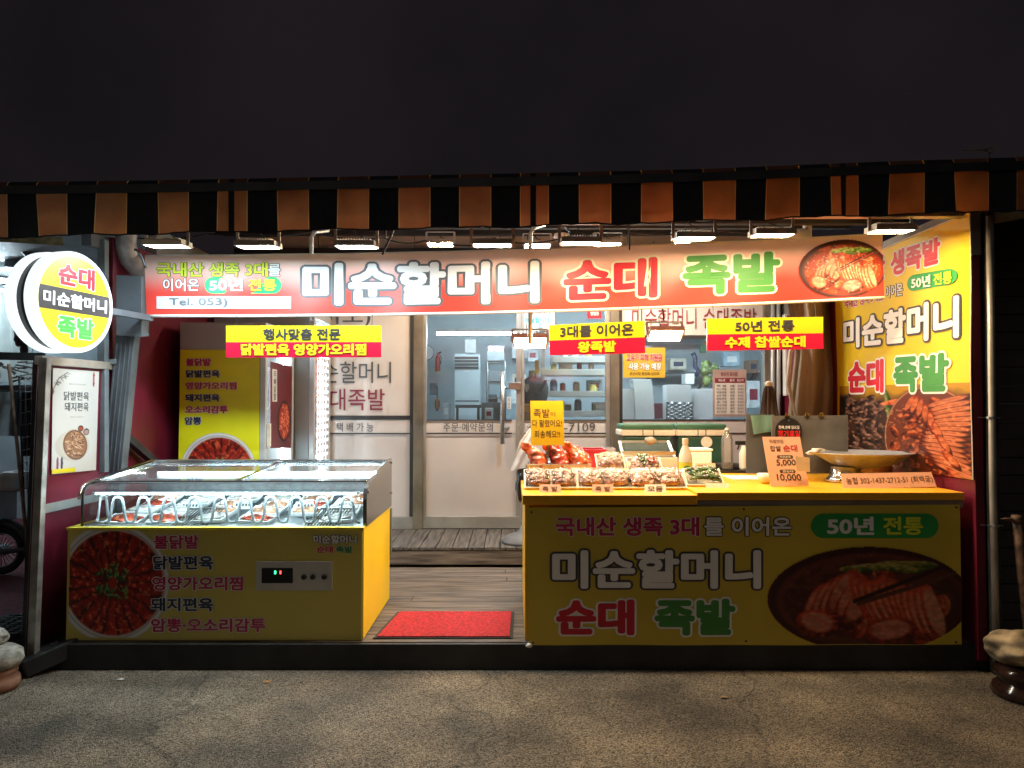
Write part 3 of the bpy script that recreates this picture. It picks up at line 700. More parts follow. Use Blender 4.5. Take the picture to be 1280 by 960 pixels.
front = [(209, 307, 'C', 'leftmost flood lamp under the awning, lit cool white above the banner\'s left edge'),
         (323, 308, 'C', 'second flood lamp from the left, cool white, above the yellow lettering'),
         (445.5, 308, 'C', 'cool white flood lamp above the first big white letters of the banner'),
         (615.5, 306, 'N', 'large near flood lamp above the middle of the big white lettering'),
         (725.5, 303.5, 'W', 'warm flood lamp above the start of the red lettering'),
         (867.5, 297.5, 'W', 'warm near flood lamp above the start of the green lettering'),
         (965, 293.5, 'W', 'warm flood lamp above the end of the green lettering'),
         (1113, 288.5, 'W', 'rightmost flood lamp, warm, beside the top of the yellow wall banner')]
rear = [(550.5, 305, 'W', 'small far warm flood lamp behind the banner\'s white lettering'), (671.5, 307, 'C', 'small far cool white flood lamp behind the last white letter'),
        (759.5, 306, 'W', 'small far warm flood lamp just right of the roof pipe'), (857, 305, 'N', 'far white flood lamp partly under the near one above the green lettering')]
low = [(662.5, 428, 'W', 'lamp hung low on a cable above the pork feet, glowing warm'), (832, 419, 'W', 'lamp hung low on a cable between two hanging yellow and red signs')]
POW = {'C': 1.0, 'N': .9, 'W': .92}; TONE = {'C': COOL, 'N': NEUT, 'W': WARM}
def place_flood(px, py, k, lab, D, grp, row, tilt):
    p = P(px, py, D)
    k = k + row; key = k
    if key not in protos:
        protos[key] = flood_proto(TONE[k[0]], k, FLOOD_POWER * POW[k[0]] * {'F': 1., 'R': 1.9, 'L': 1.0}[k[1]]); o = protos[key]
    else: o = copy_tree(protos[key])
    o.location = p; o.rotation_euler = (tilt, 0, 0); o['label'] = lab; o['group'] = grp
    return o
for a in front: place_flood(*a, 4.26 - .00008 * a[0], 'flood lamps hanging under the awning', 'F', .07)
for a in rear: place_flood(*a, 6.3, 'flood lamps hanging under the awning', 'R', -.05)
for a in low:
    o = place_flood(*a, 4.95, 'flood lamps hanging under the awning', 'L', -.48)
    m = MB(); p = P(a[0], a[1], 4.95); h = 2.78 - p.z; m.tube([(0, 0, .107), (.005, 0, .3), (0, .01, h)], .005, 6); m.build('hanger', black, o, smooth=True, world=False)
# roof wiring
wi = thing('roof_cable', 'black cables drooping along the roof frame above the banner', 'cable', P(640, 300, 5))
m = MB()
def droop(a, b_, s, r=.006, n=10): MB().tube([Vector(a).lerp(Vector(b_), t / n) - Vector((0, 0, s * 4 * (t / n) * (1 - t / n))) for t in range(n + 1)], r, 6).build('cable', black, wi, smooth=True)
pts = [(160, 296), (260, 292), (390, 290), (480, 297), (530, 301), (640, 303), (720, 292), (790, 290), (890, 287), (1010, 285)]
for a, b_ in zip(pts[:-1], pts[1:]): droop(P(*a, 5.3), P(*b_, 5.3), .03)
droop(P(478, 318, 4.5), P(492, 288, 4.6), 0, .007); droop(P(168, 312, 4.4), P(182, 335, 4.45), -.03, .008); droop(P(716, 300, 4.6), P(700, 285, 4.8), -.04); droop(P(787, 312, 4.5), P(786, 280, 4.6), 0, .005)
cp = thing('roof_pipe', 'upright galvanised pipe rising behind the middle of the banner', 'pipe', P(663, 300, 4.7))
m = MB(); m.tube([P(662.5, 430, 4.7), P(663, 292, 4.7), P(667, 285, 4.75), P(680, 281, 4.9)], .014, 10); m.build('pipe', steel, cp, smooth=True)
cp = thing('roof_pipe', 'bent galvanised pipe rising behind the left half of the banner', 'pipe', P(390, 300, 4.8))
m = MB(); m.tube([P(389, 400, 4.75), P(389, 297, 4.75), P(393, 290, 4.8), P(410, 288, 5.0)], .014, 10); m.build('pipe', steel, cp, smooth=True)
dk = thing('air_duct', 'flexible silver air duct bending down beside the banner\'s left end', 'duct', P(165, 330, 4.7))
m = MB(); base = [P(158, 288, 4.9), P(157, 306, 4.92), P(161, 322, 4.96), P(174, 336, 5.02), P(200, 346, 5.1)]
pts = []; R = []
for i in range(len(base) - 1):
    for k in range(8): pts.append(base[i].lerp(base[i + 1], k / 8)); R.append(.066 + .005 * (k % 2))
m.tube(pts, R, 16); m.build('hose', pm('foil duct', (.42, .42, .41), .5, .6, .2, 20, .2, 60), dk, smooth=True)
m = MB(); m.bar(P(166, 345, 4.75), P(166, 420, 4.8), .17, .1); m.build('duct_box', greypaint, dk, bevel=.004)
cs = thing('smoke_detector', 'small round white detector under the roof behind the warm lamps', 'detector', P(702, 296, 5.6)); m = MB(); m.lathe([(0, -.02), (.04, -.02), (.06, 0), (.06, .02), (0, .02)], P(702, 296, 5.6), 16); m.build('body', white, cs, smooth=True)
cm = thing('security_camera', 'white bullet security camera on a bracket under the roof at the right', 'camera', P(995, 292, 5.2))
m = MB(); m.tube([P(985, 296, 5.1), P(1006, 293, 5.3)], .045, 14); m.build('camera_body', white, cm, smooth=True)
MB().box(*(lambda p: (p.x - .02, p.x + .03, p.y, p.y + .05, p.z - .05, p.z + .09))(P(1010, 290, 5.3))).build('bracket', white, cm, bevel=.004)

# ================================================================ the long banner
bn = thing('shop_banner', 'long red and white banner with big white, red and green lettering and a pork dish', 'banner', P(640, 390, 4.42))
def D_b(px): return 4.74 - .00012 * px
sb = Surf(P(181, 320, D_b(181)), P(1103.5, 293, D_b(1103)), P(1105, 370.5, D_b(1105)), P(183, 393.5, D_b(183)), sag=.034, rip=lambda u, v: .006 * math.sin(u * 17) * math.sin(math.pi * v) + .004 * math.sin(u * 41 + v * 5))
bm_ = bpy.data.materials.new('banner print'); bm_.use_nodes = True
def banner_mat():
    m = bm_; n = m.node_tree.nodes; l = m.node_tree.links; b = n['Principled BSDF']; a = n.new('ShaderNodeAttribute'); a.attribute_name = 'ink'
    l.new(a.outputs['Color'], b.inputs['Base Color']); b.inputs['Roughness'].default_value = .42; add_transl(m, a.outputs['Color'], .10); return m
m = MB(); nu, nv = 120, 26; cc = []
for j in range(nv + 1):
    for i in range(nu + 1):
        v = j / nv; m.v.append(sb.at(i / nu, v)); t = np.clip((v - .02) / .66, 0, 1); t = t * t * (3 - 2 * t)
        c0, c1 = np.array(srgb(246, 216, 202)), np.array(srgb(230, 66, 54)); cc.append(list(c0 * (1 - t) + c1 * t) + [1])
for j in range(nv):
    for i in range(nu): m.f.append((j * (nu + 1) + i, j * (nu + 1) + i + 1, (j + 1) * (nu + 1) + i + 1, (j + 1) * (nu + 1) + i)); m.m.append(0)
m.col = np.array(cc); m.build('cloth', banner_mat(), bn, smooth=True)
letters(sb, '국내산 생족 3대', (196, 328, 335, 346), ink_lime, bn, .03, ink_dark, .035); letters(sb, '를', (335.5, 330, 351, 345.5), ink_white, bn, .02, ink_dark, .05)
letters(sb, '이어온', (204, 348, 249, 364), ink_white, bn, .02, ink_dark, .05)
pill(sb, 'lozenge', pm('pill green', (.01, .48, .14), .5, 0, .03), bn, (256, 346.5, 352, 367), w=.003)
letters(sb, '50년', (262, 349, 304.5, 364), ink_white, bn, .03, w=.007); letters(sb, '전통', (311, 349, 346, 364), ink_lime, bn, .03, w=.007)
panel(sb, 'number_strip', pm('strip white', (.62, .64, .66), .5, 0, .04), bn, uvq=sb.quad((196, 370.5, 364, 386)), w=.004, nu=24, nv=3)
letters(sb, 'Tel. 053)', (212, 372.5, 285, 384.5), pm('faded grey ink', (.16, .18, .20), .5), bn, .02, w=.008)
letters(sb, '미순할머니', [(378, 328), (674, 325.5), (674, 379), (378, 382)], ink_white, bn, .042, ink_slate, .05)
letters(sb, '순대', [(704, 325), (822, 321), (822, 372), (704, 377)], ink_red, bn, .045, ink_cream, .05); letters(sb, '족발', [(853, 318.5), (975, 314), (975, 365), (853, 369)], ink_green, bn, .045, ink_cream, .05)
pic_jokbal(210, 116).put(sb, [(996, 300), (1104, 295), (1105, 369), (996, 372)], bn, printm('banner picture', .45, .08), w=.004)
m = MB(); m.tube([sb.at(k / 40, 1.0, -.004) - Vector((0, 0, .006)) for k in range(41)], .010, 8); m.build('bottom_rod', pm('white rod', (.8, .78, .74), .35, 0, .05), bn, smooth=True)
m = MB(); m.tube([sb.at(k / 40, 0, -.004) + Vector((0, 0, .004)) for k in range(41)], .006, 8); m.build('top_hem', pm('white rod', (.8, .78, .74)), bn, smooth=True)
m = MB()
for u in (.0, .33, .66, 1.): m.tube([sb.at(u, 0) , sb.at(u, 0) + Vector((0, .12, .32))], .003, 5)
m.build('tie_cord', black, bn)

# ---------------------------------------------------------------- small signs hung below it
def hang_sign(lab, q, splitL, splitR, top, tq, bot, bq, D, tcol=ink_dark, bcol=ink_yel):
    t = thing('hanging_sign', lab, 'sign', P(sum(p[0] for p in q) / 4, q[2][1], D), 'yellow and red signs hung below the banner')
    a, b_, c_, d_ = q
    s1 = Surf(P(*a, D), P(*b_, D), P(b_[0], splitR, D), P(a[0], splitL, D)); s2 = Surf(P(a[0], splitL, D), P(b_[0], splitR, D), P(*c_, D), P(*d_, D))
    panel(s1, 'upper_panel', yel_pvc, t, thick=.006); panel(s2, 'lower_panel', red_pvc, t, thick=.006)
    letters(s1, top, tq, tcol, t, .028, w=.0015); letters(s2, bot, bq, bcol, t, .05, w=.0015)
    m = MB()
    for u in (.06, .94): m.tube([s1.at(u, 0, -.003), s1.at(u, 0, -.003) + Vector((0, .02, .10))], .0015, 5)
    m.build('string', black, t)
hang_sign('wide hanging yellow and red sign in front of the yellow cooler panel', [(282.5, 407), (476.5, 407), (476.5, 446.5), (282.5, 447)], 427.7, 427.5, '행사맞춤 전문', (329, 410.5, 426, 425), '닭발편육 영양가오리찜', (301, 429.5, 458, 444.5), 4.44)
hang_sign('tilted hanging yellow and red sign above the shelves, between two low lamps', [(686.5, 406.5), (806, 401), (806.5, 441.5), (687.5, 444)], 425.7, 421.5, '3대를 이어온', [(700, 407.5), (792, 404), (792, 419), (700, 422)], '왕족발', [(722, 427), (770, 425.5), (770, 440), (722, 441)], 4.42)
hang_sign('hanging yellow and red sign on the right, in front of the folded tarpaulin', [(883.5, 398.5), (1029, 396), (1029.5, 436), (884, 438.5)], 418, 416.5, '50년 전통', [(919, 401), (993, 399.5), (993, 413.5), (919, 414.5)], '수제 찹쌀순대', [(906, 421), (1007, 419.5), (1007, 434), (906, 435.5)], 4.38)

# ================================================================ tall banner on the right wall
wb = thing('wall_banner', 'tall yellow banner with braised pork picture on the right red wall', 'banner', (2.62, 4.9, 1.06))
XB = 2.615; tr, br_ = PX(1212.5, 266, XB), PX(1215.5, 600, XB); far = 5.78; dz = 0.0
sw = Surf(Vector((XB, far, tr.z)), tr, br_, Vector((XB, far, br_.z)), out=(-1, 0, 0), rip=lambda u, v: .006 * math.sin(u * 9 + 1) + .004 * math.sin(v * 8 + u * 3))
panel(sw, 'cloth', pm('yellow banner cloth', (.80, .57, .010), .5, 0, .07, 1.6, .35, 3), wb, nu=24, nv=24)
E_ = ink_white
letters(sw, '국내산', [(1060, 333), (1107, 316), (1107, 349), (1060, 361)], ink_red, wb, .045, E_, .06); letters(sw, '생족발', [(1114, 315), (1176, 295), (1176, 329), (1114, 346)], ink_red, wb, .045, E_, .06)
letters(sw, '국내산 생족 3대를', [(1056, 373), (1105, 360), (1105, 375), (1056, 386)], ink_mag, wb, .03, E_, .06); letters(sw, '이어온', [(1107, 358), (1129, 353), (1129, 369), (1107, 373)], ink_white, wb, .02, ink_dark, .06)
pill(sw, 'lozenge', pm('pill dark green', (.02, .33, .06), .5, 0, .03), wb, [(1135, 345), (1198, 334), (1198, 354), (1135, 365)], w=.006)
letters(sw, '50년', [(1141, 347), (1165, 343), (1165, 358), (1141, 361)], ink_white, wb, .03, w=.010); letters(sw, '전통', [(1169, 342), (1192, 338), (1192, 354), (1169, 357)], ink_lime, wb, .03, w=.010)
letters(sw, '미순할머니', [(1055, 400), (1200, 368), (1200, 422), (1055, 436)], ink_white, wb, .042, ink_dark, .055, w=.006)
letters(sw, '순대', [(1061, 452), (1106, 448), (1106, 491), (1061, 492)], ink_red, wb, .05, E_, .055, w=.008); letters(sw, '족발', [(1118, 445), (1188, 440), (1188, 490), (1118, 491)], ink_green, wb, .05, E_, .055, w=.008)
p = Pic(210, 150, 1.4, (214, 190, 20), 7)
d = np.clip((p.Y - .06) / .16 + (p.n1 - .5) * .7, 0, 1); p.blend(d, (66, 50, 46)); rs = p.rs
for i in range(60):
    t = rs.rand(); x, y = .02 + .5 * rs.rand(), .16 + .84 * t
    p.lump(x, y, .07 + .05 * rs.rand(), .035 + .03 * rs.rand(), rs.rand() * 3, (14, 10, 12), (58, 44, 46), (150, 132, 128))
for i in range(7): p.lump(.60 + .01 * i, .1 + .07 * i, .02, .10, .1 * (i % 3) - .5, (20, 60, 20), (70, 130, 60), (160, 200, 130))
p.lump(.72, .2, .2, .03, -.18, (120, 40, 16), (214, 96, 40), (250, 170, 110))
p.ell(1.03, .62, .44, .60, (120, 66, 46)); p.ring(1.03, .62, .44, .58, .02, (228, 200, 170))
for i in range(70):
    t = rs.rand() * 6.28; r = rs.rand() ** .5 * .9
    p.lump(1.03 + r * .42 * math.cos(t), .64 + r * .5 * math.sin(t), .05 + .03 * rs.rand(), .035 + .02 * rs.rand(), rs.rand() * 3, (44, 12, 6), (136, 54, 24), (226, 140, 84))
for i in range(16): p.slice(1.22 + .05 * math.sin(i * .5), .20 + i * .05, .22, .042, -.35 + .05 * i, (84, 28, 14), (206, 132, 92), (250, 206, 168))
for i in range(9): p.slice(.86 + .055 * i, .24 + .012 * i * i, .035, .13, .5 - .16 * i, (128, 46, 20), (204, 116, 70), (246, 190, 140))
p.blend((p.n2 > .76) * (p.Y > .22) * .5, (250, 220, 190))
p.tone((.84, .70, .62)).put(sw, [(1050, 483), (1215, 478), (1215.5, 599), (1050, 576)], wb, printm('wall banner picture', .42), w=.004)
m = MB(); m.tube([sw.at(1, k / 8, .004) for k in range(9)], .004, 6); m.tube([sw.at(k / 8, 0, .004) for k in range(9)], .005, 6); m.build('hem', cream, wb)

# ================================================================ counter with its banner
YF, ZT = 4.15, .99
ct = thing('sales_counter', 'yellow topped sales counter fronted by a yellow cloth banner', 'counter', (1.3, 4.6, .15))
X0, XM, X1 = .07, 1.055, 2.585
MB().box(X0 + .03, X1 - .02, YF + .06, 5.25, .155, ZT - .05).build('body', pm('yellow counter side', (.80, .50, .01), .45, 0, .08), ct, bevel=.004)
MB().box(X0 - .01, XM, YF - .03, 5.3, ZT - .055, ZT).build('top', yellow_board, ct, bevel=.003)
MB().box(XM + .002, X1, YF - .02, 5.3, ZT - .03, ZT + .014).build('top', yellow_board, ct, bevel=.003)
MB().box(XM + .002, X1, YF - .005, YF + .02, ZT - .075, ZT - .031).build('fascia', pm('grey counter fascia', (.22, .19, .15), .5), ct)
MB().box(X0 + .005, X0 + .027, YF + .03, 5.2, .155, ZT - .06).build('end_panel', pm('yellow counter side', (.8, .5, .01)), ct)
sc_ = Surf(P(659, 635, YF - .012), P(1199.5, 630.5, YF - .012), P(1203, 806, YF - .03), P(661, 806.5, YF - .03), rip=lambda u, v: .004 * math.sin(u * 23) * v + .003 * math.sin(u * 7 + v * 4))
cb = thing('counter_banner', 'yellow cloth banner pinned along the front of the sales counter', 'banner', P(930, 806, YF - .03))
panel(sc_, 'cloth', pm('counter banner cloth', (.66, .50, .05), .5, 0, .12, 1.2, .35, 4), cb, nu=60, nv=12)
letters(sc_, '국내산 생족 3대', (694, 646, 874, 670), ink_mag, cb, .038, E_, .03, w=.0045); letters(sc_, '를 이어온', (880, 646, 989, 670), ink_white, cb, .03, ink_dark, .05, w=.0045)
pill(sc_, 'lozenge', pm('pill dark green', (.02, .33, .06)), cb, (1013.5, 642, 1173, 672.5), w=.003)
letters(sc_, '50년', (1033, 645.5, 1092, 668.5), ink_white, cb, .035, w=.007); letters(sc_, '전통', (1103, 645.5, 1153, 668.5), ink_lime, cb, .035, w=.007)
letters(sc_, '미순할머니', (690, 687, 951, 736), ink_white, cb, .042, ink_dark, .05, w=.0055)
letters(sc_, '순대', (695, 749, 793, 794), ink_red, cb, .05, E_, .05, w=.0055); letters(sc_, '족발', (818, 748, 919, 794), ink_green, cb, .05, E_, .05, w=.0055)
pic_jokbal(240, 126, 1.8, seed=6, cx=1.0, rx=.99).put(sc_, (958, 680, 1200, 812), cb, PR, w=.004) if False else None
pj = pic_jokbal(240, 130, 1.86, seed=6, cx=.98, rx=.97, sauce=((84, 42, 32), (120, 66, 44)), spk=.12, big=1.28, st=1.7).tone((.84, .70, .66), .9); pj.al[int(.955 * pj.h):] = 0
pj.put(sc_, (957, 679, 1202, 811), cb, PR, w=.005)
m = MB()
for u, v in ((.01, .03), (.5, .02), (.99, .02), (.01, .98), (.5, .97), (.985, .98)): m.lathe([(0, 0), (.006, 0), (.006, .004), (0, .006)], sc_.at(u, v, .006), 10, M=Matrix.Rotation(math.pi / 2, 3, 'X'))
m.build('eyelet', darkpaint, cb)
m = MB(); m.blob(sc_.at(.0, 1.0, .005), (.018, .015, .012), .3, 3, 2); m.build('corner_knot', cream, cb, smooth=True)
for bx, lab in (((1.05, 2.5, 5.32, 5.98, .16, 1.005), 'x'),):
    bt = thing('work_table', 'black topped work table behind the sales counter', 'table', (1.6, 5.6, .15))
    MB().box(.62, 2.5, 5.34, 6.0, .97, 1.02).build('table_top', pm('black stone top', (.03, .03, .032), .3, 0, .3, 20), bt, bevel=.004)
    for lx in (.66, 2.45):
        for ly in (5.38, 5.95): MB().box(lx - .02, lx + .02, ly - .02, ly + .02, .155 if ly < 6.05 else .32, .97).build('leg', steel, bt)
    MB().box(.66, 2.46, 5.35, 5.37, .20, .96).build('front_panel', darkpaint, bt)

# ================================================================ display freezer on the left
FX0, FX1, FY0, FY1, FZT = P(84.5, 660, 4.17).x, P(453.3, 660, 4.17).x, 4.17, 5.06, .795
fr = thing('display_freezer', 'yellow display freezer with a glass top, food picture and menu lettering', 'freezer', ((FX0 + FX1) / 2, 4.6, .152))
bodym = pm('yellow freezer film', (.62, .52, .11), .4, 0, .05, 2)
MB().box(FX0, FX1, FY0, FY1, .153, FZT - .012).build('body', bodym, fr, bevel=.004)
MB().box(FX1 + .0015, FX1 + .006, FY0 + .004, FY1, .16, FZT - .01).build('end_panel', pm('bright yellow film', (.92, .62, .004), .42, 0, .04, 2), fr)
m = MB(); m.box(FX0 - .004, FX1 + .008, FY0 - .006, FY0 + .03, FZT - .011, FZT + .004); m.box(FX0 - .004, FX0 + .03, FY0 + .031, FY1, FZT - .011, FZT + .004)
m.box(FX1 - .02, FX1 + .008, FY0 + .031, FY1, FZT - .011, FZT + .004); m.build('edge_trim', pm('yellow trim', (.85, .68, .05), .4), fr)
liner = pm('freezer liner', (.40, .43, .45), .3, .3, .05, 6)
m = MB(); m.box(FX0 + .035, FX1 - .025, FY0 + .035, FY1 - .06, FZT - .011, FZT + .001); m.build('liner', liner, fr); MB().box(FX0 + .03, FX1 - .02, FY1 - .058, FY1 - .02, FZT + .002, FZT + .20).build('back_panel', pm('freezer back', (.13, .15, .16), .35, .3, .2, 20), fr)
sp = Surf(P(86.5, 661, FY0 - .002), P(453, 660.5, FY0 - .002), P(453, 799, FY0 - .002), P(83, 799, FY0 - .002))
pf = pic_fan(170, 170, seed=11, R=.49)
# the plate is cropped by the panel's edges
uq = sp.quad((141 - 73, 729 - 77, 141 + 73, 729 + 77))
for j in range(pf.h):
    for i in range(pf.w):
        a, b_ = bil(uq, i / (pf.w - 1), j / (pf.h - 1))
        if a < .004 or b_ < .008 or b_ > .985: pf.al[j, i] = 0
pf.put(sp, uq, fr, PR, w=.0012, px=False)
for s_, q_, c_ in (('불닭발', (192.5, 668.5, 249, 686), ink_mag), ('닭발편육', (192, 694.5, 267, 712), ink_navy), ('영양가오리찜', (190.5, 720.5, 304, 738), ink_mag), ('돼지편육', (189, 747, 267, 764), ink_navy), ('암뽕·오소리감투', (189, 772.5, 332, 790), ink_mag)):
    letters(sp, s_, q_, c_, fr, .032, ink_white, .05, w=.0038)
letters(sp, '미순할머니', (392, 668.5, 446, 679.5), ink_white, fr, .035, ink_navy, .06, w=.004); letters(sp, '순대', (396, 682.5, 416.5, 691), ink_red, fr, .04, ink_white, .05, w=.004); letters(sp, '족발', (420, 682.5, 441, 691), ink_green, fr, .04, ink_white, .05, w=.004)
pn = Surf(P(320, 702, FY0 - .012), P(415, 702, FY0 - .012), P(415, 738, FY0 - .012), P(320, 738, FY0 - .012))
cpn = panel(pn, 'control_panel', pm('grey control plate', (.55, .54, .50), .4, .2, .05), fr, thick=.012)
panel(Surf(*[P(x, y, FY0 - .014) for x, y in ((327, 710), (366, 710), (366, 729), (327, 729))]), 'display', pm('display black', (.01, .01, .012), .2), cpn, thick=.0015)
for px, c_ in ((344, (.02, .9, .25)), (350.5, (1, .03, .03))):
    sgd = Surf(*[P(px - 1.0 + dx, 713.5 + dy, FY0 - .0165) for dx, dy in ((0, 0), (2.0, 0), (2.0, 4), (0, 4))]); panel(sgd, 'indicator', emitm('led %d' % px, c_, 3), cpn)
for px in (380, 391.3, 405.5):
    m = MB(); m.lathe([(.0, 0), (.016, 0), (.014, .014), (.0, .014)], P(px, 721, FY0 - .013), 16, M=Matrix.Rotation(math.pi / 2, 3, 'X')); m.bar(P(px, 718.5, FY0 - .029), P(px, 723.5, FY0 - .029), .003, .004); m.build('knob', black, cpn, smooth=False)
# glass hood: side profile (y, z)
prof = [(FY0 + .035, FZT + .005), (FY0 + .035, FZT + .155)] + [(FY0 + .035 + .085 * (1 - math.cos(t)), FZT + .155 + .085 * math.sin(t)) for t in (.4, .8, 1.2, 1.57)] + [(FY0 + .15, FZT + .245)]
GX0, GX1 = FX0 + .075, FX1 - .004
m = MB()
for (a, b_), (c_, d_) in zip(prof[:-1], prof[1:]): m.quad((GX0, a, b_), (GX1 - .01, a, b_), (GX1 - .01, c_, d_), (GX0, c_, d_))
haze_glass = glassm('hazed freezer glass', (.93, .97, .98), .03, 1.45, .07); m.build('front_glass', haze_glass, fr, smooth=True)  # pale diffuse haze mixed into the clear front glass
m = MB(); tpz = FZT + .245; bkz = FZT + .305
for k, (xa, xb) in enumerate(((GX0 + .02, -1.60), (-1.63, GX1 - .03))):
    za = .004 * k; m.quad((xa, FY0 + .17, tpz + za), (xb, FY0 + .17, tpz + za), (xb, FY1 - .03, bkz + za), (xa, FY1 - .03, bkz + za))
m.build('lid_glass', glassm('hazed lid glass', (.9, .95, .97), .03, 1.6, .10), fr)  # diffuse haze in the glass stands in for brightness reflected by the lids
m = MB()
m.quad((GX0, FY0 + .036, FZT + .006), (GX0, FY1 - .02, FZT + .006), (GX0, FY1 - .02, bkz), (GX0, FY0 + .15, tpz)); m.build('end_glass', glass, fr)
chrome = pm('polished rail', (.62, .63, .64), .18, 1., .05); gasket = pm('dark gasket', (.015, .017, .018), .4)
m = MB(); m.bar((GX0 - .01, FY0 + .155, tpz + .004), (GX1, FY0 + .155, tpz + .004), .03, .010); m.build('front_rail', gasket, fr, bevel=.003)
m = MB(); m.bar((GX0 - .01, FY0 + .128, tpz + .008), (GX1, FY0 + .128, tpz + .008), .012, .012); m.bar((-1.64, FY0 + .17, tpz + .012), (-1.60, FY1 - .04, bkz + .012), .035, .012)
m.bar((GX0, FY0 + .165, tpz + .006), (GX0, FY1 - .02, bkz + .006), .035, .03); m.build('lid_rail', chrome, fr, bevel=.003)
m = MB(); m.bar((GX0 - .01, FY1 - .02, bkz + .004), (GX1, FY1 - .02, bkz + .004), .05, .04); m.build('rear_rail', chrome, fr, bevel=.003)
m = MB(); m.bar((GX0 - .015, FY1 + .008, bkz + .004), (GX1 + .01, FY1 + .008, bkz + .004), .02, .03); m.build('rear_trim', pm('yellow trim', (.85, .68, .05)), fr)
m = MB(); m.tube([(GX0 - .012, a, b_) for a, b_ in prof] + [(GX0 - .012, FY1 - .02, bkz + .01)], .008, 8); m.build('end_seal', gasket, fr, smooth=True)
m = MB(); m.tube([(GX0 - .03, a - .006, b_ + .006) for a, b_ in prof[1:]] + [(GX0 - .03, FY1 - .02, bkz + .018)], .009, 8); m.build('end_trim', chrome, fr, smooth=True)
m = MB(); vs = [(GX1, FY0 + .03, FZT + .005)] + [(GX1, a - .01, b_ + .006) for a, b_ in prof[1:]] + [(GX1, FY1, bkz + .03), (GX1, FY1, FZT + .005)]
n_ = len(vs); m.add(vs + [(x + .022, y, z) for x, y, z in vs], [tuple(range(n_)), tuple(range(2 * n_ - 1, n_ - 1, -1))] + [(i, i + n_, (i + 1) % n_ + n_, (i + 1) % n_) for i in range(n_)]); m.build('end_plate', pm('grey steel plate', (.34, .35, .35), .22, .85, .08, 3), fr)
m = MB()
for y_, z_ in ((FY0 + .06, FZT + .20), (FY1 - .03, FZT + .31), (FY1 - .03, FZT + .10)): m.lathe([(0, 0), (.008, 0), (.008, .008), (0, .008)], (GX1 + .022, y_, z_), 10, M=Matrix.Rotation(math.pi / 2, 3, 'Y'))
m.build('bolt', chrome, fr)
ledm = emitm('freezer led', (.66, .92, 1.0), 44)
MB().box(GX0 + .05, GX1 - .05, FY0 + .056, FY0 + .064, FZT + .186, FZT + .194).build('led_strip', ledm, fr)
MB().box(GX0 + .05, GX1 - .05, FY1 - .075, FY1 - .066, FZT + .235, FZT + .245).build('led_strip', ledm, fr)
m = MB(); m.box(GX0 + .03, GX1 - .03, FY0 + .056, FY0 + .085, FZT + .1945, FZT + .199); m.box(GX0 + .03, GX1 - .03, FY1 - .066, FY1 - .055, FZT + .20, FZT + .25); m.build('led_holder', white, fr)
# bent guard tube behind the front glass, ten humps
pts = []; za, zb = FZT + .018, FZT + .165; n_h = 10; xs0, xs1 = GX0 + .09, GX1 - .03; per = (xs1 - xs0) / n_h
for k in range(n_h * 24 + 1):
    t = k / 24; ph = 2 * math.pi * t; s_ = -math.cos(ph); s_ = max(-1, min(1, s_ * 1.25)) if abs(s_) < .8 else math.copysign(1 - (1 - abs(s_)) * 0.0 - .0, s_)
    s2 = math.tanh(2.2 * -math.cos(ph)) / math.tanh(2.2)
    pts.append(Vector((xs0 + per * t, FY0 + .088, (za + zb) / 2 + s2 * (zb - za) / 2)))
side = [Vector((GX0 + .03, FY0 + .088 + .17 * (1 - k / 24), (za + zb) / 2 + math.tanh(2.2 * -math.cos(2 * math.pi * k / 24)) * (zb - za) / 2 / math.tanh(2.2))) for k in range(24)]
m = MB(); m.tube(pts, .0085, 8); m.tube(side + [pts[0] + Vector((-.03, 0, 0)), pts[0]], .0085, 8); m.build('guard_tube', pm('guard tube', (.36, .37, .38), .45, .2, .05), fr, smooth=True)

# packs of food lying in the freezer
film = pm('pack film food', (.62, .30, .16), .14, 0, .5, 22, .35, 50, coat=1.); film2 = pm('pack film pale', (.70, .66, .60), .14, 0, .35, 20, .35, 50, coat=1.); film3 = pm('pack film red', (.52, .07, .03), .14, 0, .5, 24, .35, 50, coat=1.)
foam = pm('white foam', (.82, .82, .80), .6, 0, .03)
def tray_mesh(m, a, b_, h, t=.004, ins=.014):
    o = [(-a, -b_), (a, -b_), (a, b_), (-a, b_)]; i = [(-a + ins, -b_ + ins), (a - ins, -b_ + ins), (a - ins, b_ - ins), (-a + ins, b_ - ins)]
    vs = [(x * .92, y * .92, 0) for x, y in o] + [(x, y, h) for x, y in o] + [(x, y, h) for x, y in i] + [(x * .96, y * .96, t) for x, y in i]
    fs = [(3, 2, 1, 0)] + [(k, (k + 1) % 4, 4 + (k + 1) % 4, 4 + k) for k in range(4)] + [(4 + k, 4 + (k + 1) % 4, 8 + (k + 1) % 4, 8 + k) for k in range(4)] + [(8 + k, 8 + (k + 1) % 4, 12 + (k + 1) % 4, 12 + k) for k in range(4)] + [(12, 13, 14, 15)]
    m.add(vs, fs)
def pack_proto(kind):
    mt = {'mixed': film, 'pale': film2, 'red': film3}[kind]
    t = thing('food_pack', 'x', 'food pack'); m = MB(); tray_mesh(m, .10, .07, .022); m.build('tray', foam, t, bevel=.002, world=False)
    m = MB(); m.blob((0, 0, .022), (.086, .058, .020), .22, {'mixed': 1, 'pale': 2, 'red': 3}[kind], 3, fq=3.5); m.build('food', mt, t, smooth=True, world=False)
    return t
kinds = ['pale', 'mixed', 'red']; pr = {k: pack_proto(k) for k in kinds}; first = set()
lab = {'pale': 'white tray of pale film wrapped meat lying in the display freezer', 'mixed': 'white tray of orange brown meat lying in the display freezer', 'red': 'white tray of dark red seasoned meat lying in the display freezer'}
rr = random.Random(5)
